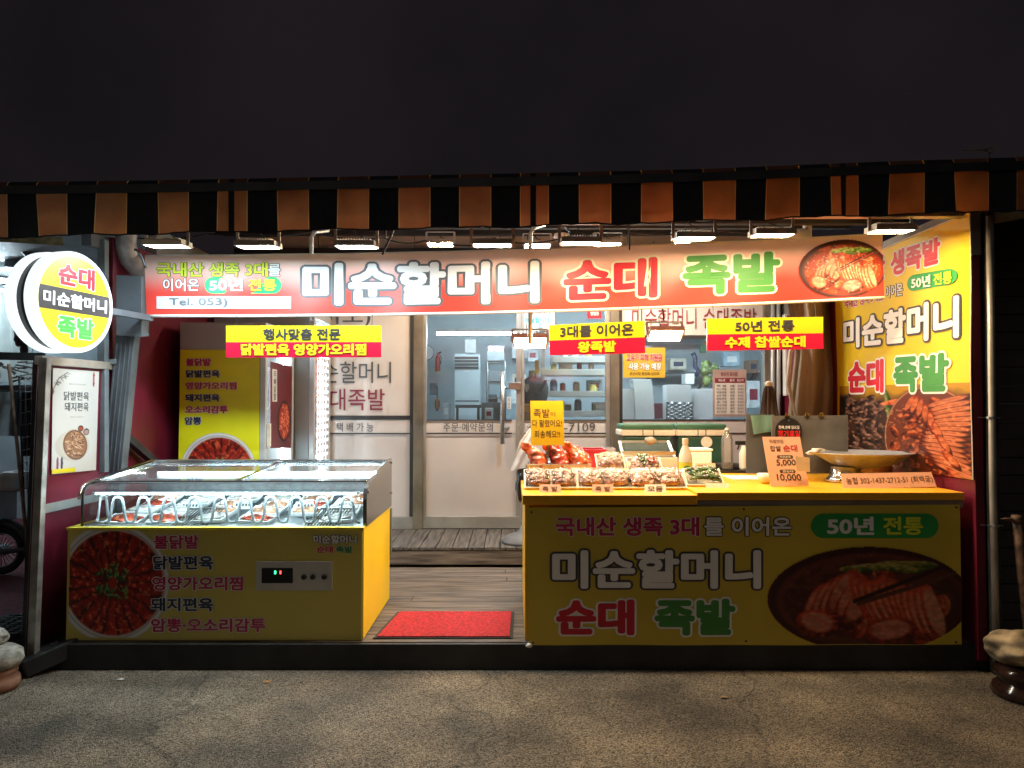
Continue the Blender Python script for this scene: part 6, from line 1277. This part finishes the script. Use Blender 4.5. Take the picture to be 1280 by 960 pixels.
m = MB(); uq = [(.0, .955), (.5, .955), (.5, .995), (0, .995)]; m.add([sp_.at(*p, .004) for p in uq], [(0, 1, 2, 3)]); m.build('yellow_strip', yel_pvc, po)
for px, b_ in ((.88, '매콤한맛'),): letters(sp_, '\n'.join(b_), [(.87, .05), (.90, .05), (.90, .12), (.87, .12)], ink_white, po, 0, w=.004, px=False)

# ================================================================ next door on the left
t = thing('wire_mesh_panel', 'dark wire mesh panel leaning by the left corner post', 'mesh panel', P(35, 720, 4.6)); m = MB()
cr = [P(24, 470, 4.6), P(47, 466, 4.45), P(44, 715, 4.45), P(33, 720, 4.6)]
def q4(u, v): return (cr[0] * (1 - u) + cr[1] * u) * (1 - v) + (cr[3] * (1 - u) + cr[2] * u) * v
for k in range(17): m.tube([q4(0, k / 16), q4(1, k / 16)], .0025, 5)
for k in range(4): m.tube([q4(k / 3, 0), q4(k / 3, 1)], .0025, 5)
m.build('mesh', steel, t); m = MB(); m.tube([q4(0, 0), q4(1, 0), q4(1, 1), q4(0, 1)], .007, 6, closed=True); m.build('frame', darkpaint, t)
t = thing('bamboo_pole', 'thin brown pole leaning against the wire mesh', 'pole', P(38, 722, 4.4)); m = MB(); m.tube([P(11, 455, 4.5), P(24, 580, 4.45), P(38, 722, 4.38)], .010, 8); m.build('pole', pm('bamboo brown', (.22, .15, .10), .6, 0, .3, 20), t, smooth=True)
t = thing('storage_shelf', 'dark shelf frame with clutter along its top in front of the neighbouring shop', 'shelf', P(20, 470, 4.9)); m = MB(); m.bar(P(-60, 444, 4.8), P(55, 446, 4.8), .03, .05); m.bar(P(-60, 485, 4.9), P(46, 484, 4.9), .03, .03); m.bar(P(48, 446, 4.75), P(38, 800, 4.75), .04, .04); m.build('frame', darkpaint, t); m = MB(); rr = random.Random(9)
for k in range(30): p = P(rr.uniform(-20, 48), rr.uniform(452, 475), 4.9 + rr.random() * .2); m.tube([p, p + Vector((rr.uniform(-.15, .15), .03, rr.uniform(-.03, .03)))], .006, 5)
m.build('clutter', pm('clutter grey', (.24, .24, .22), .6, 0, .5, 30), t)
cloths = [('pale grey coat hanging at the left picture edge', -30, 18, (.34, .40, .42)), ('dark blue jacket hanging beside the pale coat', 16, 30, (.03, .04, .06)), ('black trousers hanging behind the leaning pole', 30, 40, (.015, .017, .02)), ('grey shirt hanging by the wire mesh', 39, 50, (.16, .19, .21))]
for lab_, x0, x1, c_ in cloths:
    t = thing('hanging_garment', lab_, 'garment', P((x0 + x1) / 2, 560, 5.4), 'garments on the rail next door'); m = MB(); hh = 545 if x0 < 20 else 570
    for s_ in (0, 1): m.sheet(lambda u, v: P(x0 + (x1 - x0) * (u if not s_ else 1 - u), 490 + (hh - 490) * v, 5.4) + Vector((0, (.06 if s_ else 0) + .02 * math.sin(u * 12 + v * 3) * (1 - 2 * s_) - .02 * math.sin(u * 3.1), .0)), 14, 6)
    m.build('cloth', pm('garment %s' % x0, c_, .85, 0, .2, 6), t, smooth=True)
t = thing('garment_rail', 'thin steel rail carrying the hanging garments next door', 'rail', P(10, 488, 5.43)); m = MB(); m.tube([P(-60, 489, 5.43), P(60, 487, 5.43)], .012, 8); m.build('rail', steel, t)
t = thing('white_curtain', 'white curtain hanging inside the neighbouring shop behind the round sign', 'curtain', P(18, 470, 7.6)); m = MB(); m.sheet(lambda u, v: P(-6 + 46 * u, 365 + 112 * v, 7.6) + Vector((0, .05 * math.sin(u * 22), 0)), 40, 6); m.build('cloth', pm('curtain cloth', (.58, .62, .60), .8, 0, .06, transl=.2), t, smooth=True)
t = thing('notice_strip', 'yellowed paper strip under the awning at the far left', 'notice', P(50, 305, 5)); s = Surf(P(-20, 296, 5), P(78, 296, 5), P(79, 307, 5), P(-20, 301, 5)); panel(s, 'sheet', pm('yellowed paper', (.55, .47, .25), .6, 0, .3, 20), t, thick=.002)
t = thing('ceiling_fan', 'dark fitting under the neighbouring ceiling above the round sign', 'fitting', P(42, 315, 6.5)); m = MB(); m.lathe([(.03, -.08), (.10, 0), (.06, .06), (.02, .14)], P(42, 316, 6.5), 14); m.build('fitting', greypaint, t); MB().bar(P(8, 329, 6.8), P(46, 331, 6.8), .05, .08).build('arm', greypaint, t)
t = thing('hanging_bag', 'brown bag hanging next door just left of the round sign', 'bag', P(25, 425, 6.2)); m = MB(); m.blob(P(27, 421, 6.2), (.06, .05, .09), .25, 4, 3); m.tube([P(23, 395, 6.2), P(26, 412, 6.2)], .008, 5); m.blob(P(30, 436, 6.2), (.03, .03, .06), .2, 5, 2); m.build('bag', pm('brown bag', (.09, .05, .045), .6), t, smooth=True)
# scooter seen behind the left corner
c = P(2, 688, 6.0); t = thing('scooter', 'parked scooter with a grey box behind the left corner post', 'scooter', (c.x, 6.0, .105)); r_ = c.z - .105
w_ = MB().tube([c + Vector((r_ * .86 * math.cos(k * math.pi / 20), 0, r_ * .86 * math.sin(k * math.pi / 20))) for k in range(40)], r_ * .14, 10, closed=True).build('wheel', rubber, t, smooth=True)
MB().tube([c + Vector((r_ * .70 * math.cos(k * math.pi / 20), 0, r_ * .70 * math.sin(k * math.pi / 20))) for k in range(40)], r_ * .05, 8, closed=True).build('rim', steel, w_, smooth=True)
m = MB(); [m.tube([c, c + Vector((r_ * .68 * math.cos(k * math.pi / 10), 0, r_ * .68 * math.sin(k * math.pi / 10)))], .004, 5) for k in range(20)]; m.lathe([(.05, -.05), (.05, .05)], c, 14, M=Matrix.Rotation(math.pi / 2, 3, 'X')); m.build('hub', steel, w_)
m = MB(); m.tube([c + Vector((r_ * 1.12 * math.cos(a), 0, r_ * 1.12 * math.sin(a))) for a in [k * .2 + .1 for k in range(13)]], [.02] + [.045] * 11 + [.02], 8); m.build('fender', black, t, smooth=True)
m = MB(); m.bar(c + Vector((0, .06, 0)), c + Vector((-.55, .06, .10)), .05, .08); m.bar(c + Vector((0, -.07, 0)), c + Vector((.25, -.07, .02)), .03, .04); m.box(c.x - .9, c.x - .02, 5.9, 6.1, c.z + .15, c.z + .42); m.build('body', pm('scooter body', (.06, .065, .07), .4), t, bevel=.02)
m = MB(); m.box(P(-40, 0, 5.95).x, P(11, 0, 5.95).x, 5.85, 6.2, P(0, 655, 5.95).z, P(0, 608, 5.95).z); m.build('cargo_box', pm('grey cargo box', (.42, .42, .40), .5, 0, .1, 5), t, bevel=.03)
m = MB(); m.box(P(14, 0, 5.95).x, P(37, 0, 5.95).x, 5.9, 6.1, P(0, 615, 5.95).z, P(0, 589, 5.95).z); m.build('seat_box', pm('white scooter panel', (.55, .55, .53), .45, 0, .1, 5), t, bevel=.04)
t = thing('rubber_ramp', 'black ribbed rubber ramp on the ground at the left corner', 'ramp', P(10, 775, 4.5)); m = MB(); a, b_ = P(-60, 772, 4.25), P(40, 772, 4.25)
m.add([(a.x, 4.2, .01), (b_.x, 4.2, .01), (b_.x, 4.26, .13), (a.x, 4.26, .13), (b_.x + .02, 4.72, .15), (a.x, 4.72, .15), (b_.x + .02, 4.72, .01), (a.x, 4.72, .01)], [(0, 1, 2, 3), (3, 2, 4, 5), (1, 6, 4, 2), (0, 3, 5, 7), (5, 4, 6, 7)])
for k in range(9):
    for j in range(7): m.box(a.x + .05 + j * .065, a.x + .10 + j * .065, 4.28 + k * .047, 4.31 + k * .047, .136 + k * .002, .158)
m.build('ramp', rubber, t)

# ================================================================ stones and pots at the two ends
stonem = pm('pale granite', (.30, .27, .225), .85, 0, .35, 24, .6, 60); stone2 = pm('sandstone', (.40, .315, .20), .85, 0, .4, 8, .6, 30)
c = P(-9, 803, 3.85); t = thing('stone_planter', 'round granite stone on a terracotta ring at the left picture edge', 'stone', (c.x, 3.85, 0)); m = MB(); m.lathe([(.10, .118), (.16, .122), (.178, .155), (.172, .195), (.14, .215), (.0, .215)], (c.x - .03, 3.85, 0), 30, sy=.8); o = m.build('cap_stone', stonem, t, smooth=True)
m = MB(); m.lathe([(.15, .003), (.165, .03), (.160, .06), (.140, .075), (.15, .09), (.15, .117)], (c.x - .03, 3.85, 0), 30, sy=.8); m.build('ring', pm('terracotta', (.22, .10, .06), .7, 0, .3, 9, .3, 40), t, smooth=True)
m = MB(); m.blob(Vector((c.x - .06, 3.92, .255)), (.08, .07, .045), .15, 3, 4); m.build('top_stone', stonem, t, smooth=True)
c = P(1283, 808, 3.72); t = thing('boulder', 'tan boulder sitting on a dark glazed pot at the right picture edge', 'rock', (c.x, 3.75, .165)); m = MB(); m.blob((c.x + .02, 3.76, .25), (.185, .15, .086), .11, 6, 5, fq=1.9); m.build('rock', stone2, t, smooth=True)
t = thing('glazed_pot', 'dark brown glazed pot lid under the tan boulder', 'pot', (c.x, 3.75, 0)); m = MB(); m.lathe([(.155, .003), (.165, .02), (.155, .05), (.13, .07), (.125, .09), (.15, .11), (.155, .13), (.13, .162), (0, .165)], (c.x + .03, 3.76, 0), 36); m.build('pot', pm('brown glaze', (.035, .018, .014), .15, 0, .3, 8), t, smooth=True)
t = thing('rusty_pole', 'rusty hand pump pole with a pointed spout at the right picture edge', 'pole', P(1285, 800, 3.95)); m = MB(); m.tube([P(1290, 830, 3.95), P(1276, 700, 3.95), P(1271, 650, 3.95)], [.03, .026, .022], 10); m.lathe([(.0, .02), (.028, .018), (.028, -.02), (.0, -.02)], P(1271, 648, 3.95), 12)
m.tube([P(1268, 651, 3.95), P(1258, 649, 3.93), P(1251, 648.5, 3.92)], [.014, .009, .002], 7); m.build('pole', pm('rusty iron', (.17, .10, .065), .7, .3, .5, 14, .3, 60), t, smooth=True)

for px, py, c_, lab_ in ((333, 853, (.40, .18, .05), 'small orange fallen leaf on the asphalt in front of the freezer'), (905, 872, (.24, .15, .07), 'small brown fallen leaf on the asphalt in front of the counter banner'), (150, 850, (.5, .48, .44), 'small pale paper scrap on the asphalt at the left')):
    p = PZ(px, py, .004); t = MB(); t.add([p + Vector(q) for q in ((-.022, -.004, .0), (-.006, -.012, .006), (.018, -.004, .002), (.024, .004, .006), (.004, .012, .008), (-.014, .008, .004))], [(0, 1, 5), (1, 4, 5), (1, 2, 4), (2, 3, 4)])
    o = t.build('fallen_leaf' if c_[2] < .3 else 'paper_scrap', pm('litter %d' % px, c_, .8)); tag(o, lab_, 'leaf' if c_[2] < .3 else 'scrap')
